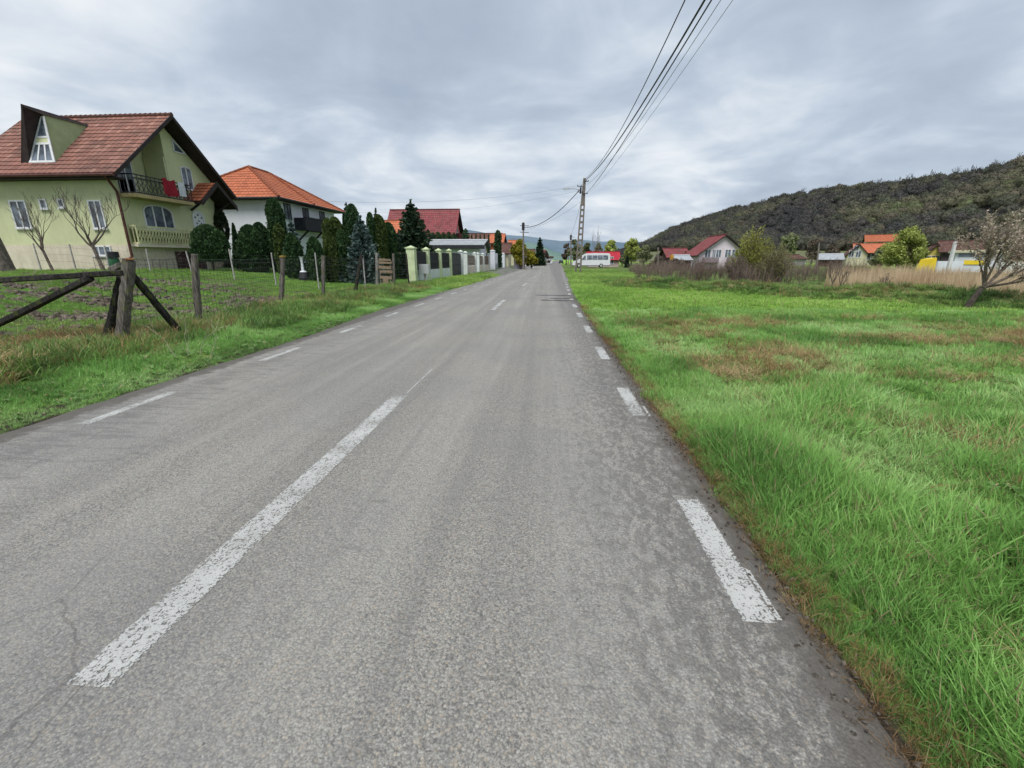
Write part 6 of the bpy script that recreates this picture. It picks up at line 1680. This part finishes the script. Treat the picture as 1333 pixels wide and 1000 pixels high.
# ------------------------------------------------------------------ vehicles and small things
def wheel(x, y, z, r_, parent):
    o = MB().tube([(x, y - .11, z), (x, y + .11, z)], r_, 18).build('wheel', mat_tyre, parent)
    MB().tube([(x, y - .125, z), (x, y + .125, z)], r_ * .58, 12).build('rim', M_GREYBOX, o)
mat_tyre = mat_plain('tyre_rubber', (.02, .02, .02), .2, 6)
M_VANW = mat_plain('white_car_paint', (.68, .69, .72), .03, 1, .3, spec=.5)
a = at(745, 348.5, 91); b = at(794, 348.5, 91); x0 = a.x; Lv = b.x - a.x
vz = gz((a.x + b.x) / 2, 91) + .05
V_ = empty('minibus', ((a.x + b.x) / 2, 91.9, vz), 'white long wheelbase minibus parked side on by the red roofed building', 'minibus')
k = Lv / 7.2; hk = 1.12
pr_ = [(0, .45), (.05, .9), (.35, 1.12), (1.0, 1.28), (1.9, 2.1), (2.6, 2.42), (4.2, 2.5), (6.9, 2.45), (7.15, 2.2), (7.2, .55), (7.1, .38), (.15, .35)]
vs = []
for w_, s_ in ((91.0, 1), (92.9, 1)):
    for (x, z) in pr_:
        ins = .13 * max(0, (z - 1.2) / 1.3); yy_ = w_ + (ins if w_ < 92 else -ins); vs.append((x0 + x * k, yy_, vz + z * hk))
n = len(pr_)
MB().poly(vs, [tuple(range(n)), tuple(range(2 * n - 1, n - 1, -1))] + [(i, n + i, n + (i + 1) % n, (i + 1) % n) for i in range(n)]).build('body', M_VANW, V_)
def vwin(pts, y=90.99): return MB().poly([(x0 + x * k, y + .13 * max(0, (z - 1.2) / 1.3) - .02, vz + z * hk) for x, z in pts], [tuple(range(len(pts)))]).build('side_window', M_GLASS, V_)
vwin([(1.75, 1.35), (2.5, 1.35), (2.5, 2.1), (2.25, 2.05)])
for i in range(4): vwin([(2.75 + i * 1.02, 1.4), (3.68 + i * 1.02, 1.4), (3.68 + i * 1.02, 2.1), (2.75 + i * 1.02, 2.1)])
MB().poly([(x0 + 1.05 * k - .03, 91.15, vz + 1.34 * hk), (x0 + 1.05 * k - .03, 92.75, vz + 1.34 * hk), (x0 + 1.85 * k - .03, 92.7, vz + 2.1 * hk), (x0 + 1.85 * k - .03, 91.2, vz + 2.1 * hk)], [(0, 1, 2, 3)]).build('windscreen', M_GLASS, V_)
for x in (1.25, 5.5): wheel(x0 + x * k, 91.05, vz + .38, .38, V_); wheel(x0 + x * k, 92.85, vz + .38, .38, V_)
MB().box((x0 + .05, 91.0, vz + .3), (x0 + 7.1 * k, 92.9, vz + .42)).build('sill_trim', M_DARKMETAL, V_)
for y in (91.15, 92.45): MB().box((x0 + .02, y, vz + .85), (x0 + .3, y + .3, vz + 1.05)).build('headlight', M_GLASS, V_)
# dark car far down the road
a = at(730.5, 342, 170); cx = a.x; cy = 170
C_ = empty('car', (cx, cy, 0), 'small dark car far away on the road', 'car')
prc = [(-.88, .3), (.88, .3), (.9, .85), (.72, .92), (.62, 1.42), (-.62, 1.42), (-.72, .92), (-.9, .85)]
vs = [(cx + x, cy, z) for x, z in prc] + [(cx + x, cy + 4.1, z) for x, z in prc]; n = 8
M_CARP = mat_plain('dark_blue_car_paint', (.03, .035, .05), .1, 1, .3, spec=.5)
MB().poly(vs, [tuple(range(n)), tuple(range(2 * n - 1, n - 1, -1))] + [(i, n + i, n + (i + 1) % n, (i + 1) % n) for i in range(n)]).build('body', M_CARP, C_)
MB().box((cx - .6, cy - .03, .95), (cx + .6, cy - .005, 1.36)).build('rear_window', M_GLASS, C_)
for sx_ in (-.72, .72): MB().tube([(cx + sx_ - .1, cy + .7, .32), (cx + sx_ + .1, cy + .7, .32)], .32, 14).build('wheel', mat_tyre, C_); MB().tube([(cx + sx_ - .1, cy + 3.3, .32), (cx + sx_ + .1, cy + 3.3, .32)], .32, 14).build('wheel', mat_tyre, C_)
for sx_ in (-.75, .6): MB().box((cx + sx_, cy - .03, .68), (cx + sx_ + .16, cy - .005, .84)).build('tail_light', M_TILE_RED, C_)
# white parked car left far
a = at(715, 343, 150); cx = a.x; cy = 150
C2 = dup(C_, (cx, cy, 0), label='pale car parked at the far left verge')
M_CAR2 = M_VANW
for ch in C2.children:
    if ch.name.startswith('body'): ch.data = ch.data.copy(); ch.data.materials.clear(); ch.data.materials.append(M_CAR2)
# plank rack beside the pale post
a = at(494, 372, 25.2); zb = gz(a.x, 25.2)
o = empty('plank_rack', (a.x + .4, 25.2, zb), 'rough rack of tan planks beside the bleached fence post', 'rack')
m_ = MB()
for i, z in enumerate((.12, .55, .85, 1.12, 1.38, 1.52)):
    m_.bar((a.x + .05 + .04 * (i % 3), 25.15, zb + z), (a.x + .85 - .05 * (i % 2), 25.15, zb + z - .05 * (i % 2)), .06, .16)
m_.build('planks', M_PLANK, o)
for dx in (.1, .75): MB().bar((a.x + dx, 25.22, zb - .05), (a.x + dx, 25.22, zb + 1.55), .08).build('leg', M_OLDWOOD, o)
MB().box((a.x + .3, 25.0, zb), (a.x + .62, 25.12, zb + .45)).build('crate_front', M_PLANK, o)
# garden ornament
a = at(394, 349, 25); zb = gz(a.x, 25)
o = empty('garden_ornament', (a.x, 25, zb), 'white garden pedestal on a dark base below the balcony', 'ornament')
MB().tube([(a.x, 25, zb), (a.x, 25, zb + .18), (a.x, 25, zb + .5)], [.26, .28, .2], 12).build('base', M_DARKMETAL, o)
MB().tube([(a.x, 25, zb + .5), (a.x, 25, zb + .6), (a.x, 25, zb + 1.0), (a.x, 25, zb + 1.3), (a.x, 25, zb + 1.38)], [.2, .09, .07, .1, .16], 12).build('pedestal', M_WHITE, o)
# green watering barrel by the green house
a = at(150, 345, 21.9); zb = gz(a.x, 21.9)
o = empty('barrel', (a.x, 21.9, zb), 'green water barrel under the drainpipe of the green house', 'barrel')
MB().tube([(a.x, 21.9, zb), (a.x, 21.9, zb + .25), (a.x, 21.9, zb + .5), (a.x, 21.9, zb + .7)], [.2, .23, .23, .21], 14).build('drum', mat_plain('green_plastic', (.03, .13, .06), .15, 3, .5), o)
MB().tube([(a.x, 21.9, zb + .7), (a.x, 21.9, zb + .99)], [.265, .26], 14).build('rim', M_DARKMETAL, o)

# ------------------------------------------------------------------ sky, sun, output
W = bpy.data.worlds.new('World'); S.world = W; W.use_nodes = True
nt = W.node_tree; nt.nodes.clear(); g = N(nt)
SUN_EL, SUN_AZ = 58, 200
sky = g.n('ShaderNodeTexSky'); sky.sky_type = 'NISHITA'; sky.sun_disc = False
sky.sun_elevation = R(SUN_EL); sky.sun_rotation = R(SUN_AZ); sky.air_density = 1.0; sky.dust_density = 3.0
b1 = g.n('ShaderNodeBackground'); g.l(sky.outputs[0], b1.inputs[0]); b1.inputs[1].default_value = 0.12
d = g.n('ShaderNodeTexCoord').outputs['Generated']
sp = g.n('ShaderNodeSeparateXYZ'); g.l(d, sp.inputs[0])
zz_ = g.math('ADD', g.math('MAXIMUM', sp.outputs[2], 0.0), 0.18)
cb = g.n('ShaderNodeCombineXYZ')
g.l(g.math('DIVIDE', sp.outputs[0], zz_), cb.inputs[0]); g.l(g.math('DIVIDE', sp.outputs[1], zz_), cb.inputs[1])
cb.inputs[2].default_value = 2.3
def cl_noise(sc, dist, detail=7, rough=.55, off=(0, 0, 0), stretch=(1, 1, 1)):
    mp = g.n('ShaderNodeMapping'); mp.inputs['Location'].default_value = off; mp.inputs['Scale'].default_value = stretch; g.l(cb.outputs[0], mp.inputs[0])
    return g.noise(mp.outputs[0], sc, detail, rough, dist)
n1 = cl_noise(0.62, .8, 5, .5, (3.1, 1.2, 0)); n2 = cl_noise(1.9, .9, 5, .52, (7, 2, 1)); n3 = cl_noise(5, 0, 3, .5, (1, 8, 2))
f = g.math('ADD', g.math('MULTIPLY', n1, .52), g.math('ADD', g.math('MULTIPLY', n2, .34), g.math('MULTIPLY', n3, .14)))
# broad brighter and darker parts of the overcast, by compass direction
def lobe(px, py, width, amt, f):
    v = Vector(ray(px, py)).normalized()
    dt = g.n('ShaderNodeVectorMath', operation='DOT_PRODUCT'); g.l(d, dt.inputs[0]); dt.inputs[1].default_value = v
    c0 = math.cos(R(width))
    return g.math('ADD', f, g.math('MULTIPLY', g.remap(dt.outputs['Value'], c0, 1.0), amt))
for px, py, w_, a_ in LOBES: f = lobe(px, py, w_, a_, f)
c = g.ramp(f, [(.31, (.41, .485, .60)), (.37, (.45, .525, .635)), (.44, (.505, .585, .695)), (.50, (.60, .68, .78)), (.56, (.73, .795, .87)), (.64, (.89, .925, .96))])
b2 = g.n('ShaderNodeBackground'); g.l(c, b2.inputs[0]); b2.inputs[1].default_value = 1.0
mx = g.n('ShaderNodeMixShader'); mx.inputs[0].default_value = .94
g.l(b1.outputs[0], mx.inputs[1]); g.l(b2.outputs[0], mx.inputs[2])
wo_ = g.n('ShaderNodeOutputWorld'); g.l(mx.outputs[0], wo_.inputs[0])

sl = bpy.data.lights.new('sun', 'SUN'); sl.energy = 3.2; sl.angle = R(30); sl.color = (1, .97, .93)
so = bpy.data.objects.new('sun', sl); COL.objects.link(so)
az = R(SUN_AZ); el = R(SUN_EL)
dirv = Vector((math.sin(az) * math.cos(el), math.cos(az) * math.cos(el), math.sin(el)))
so.rotation_euler = dirv.to_track_quat('Z', 'Y').to_euler()
S.view_settings.view_transform = 'Standard'; S.view_settings.look = 'None'; S.view_settings.exposure = 0
S.render.engine = 'CYCLES'
S.cycles.use_adaptive_sampling = True; S.cycles.adaptive_threshold = 0.025; S.cycles.max_bounces = 5; S.cycles.diffuse_bounces = 3; S.cycles.glossy_bounces = 2; S.cycles.transmission_bounces = 3; S.cycles.transparent_max_bounces = 6
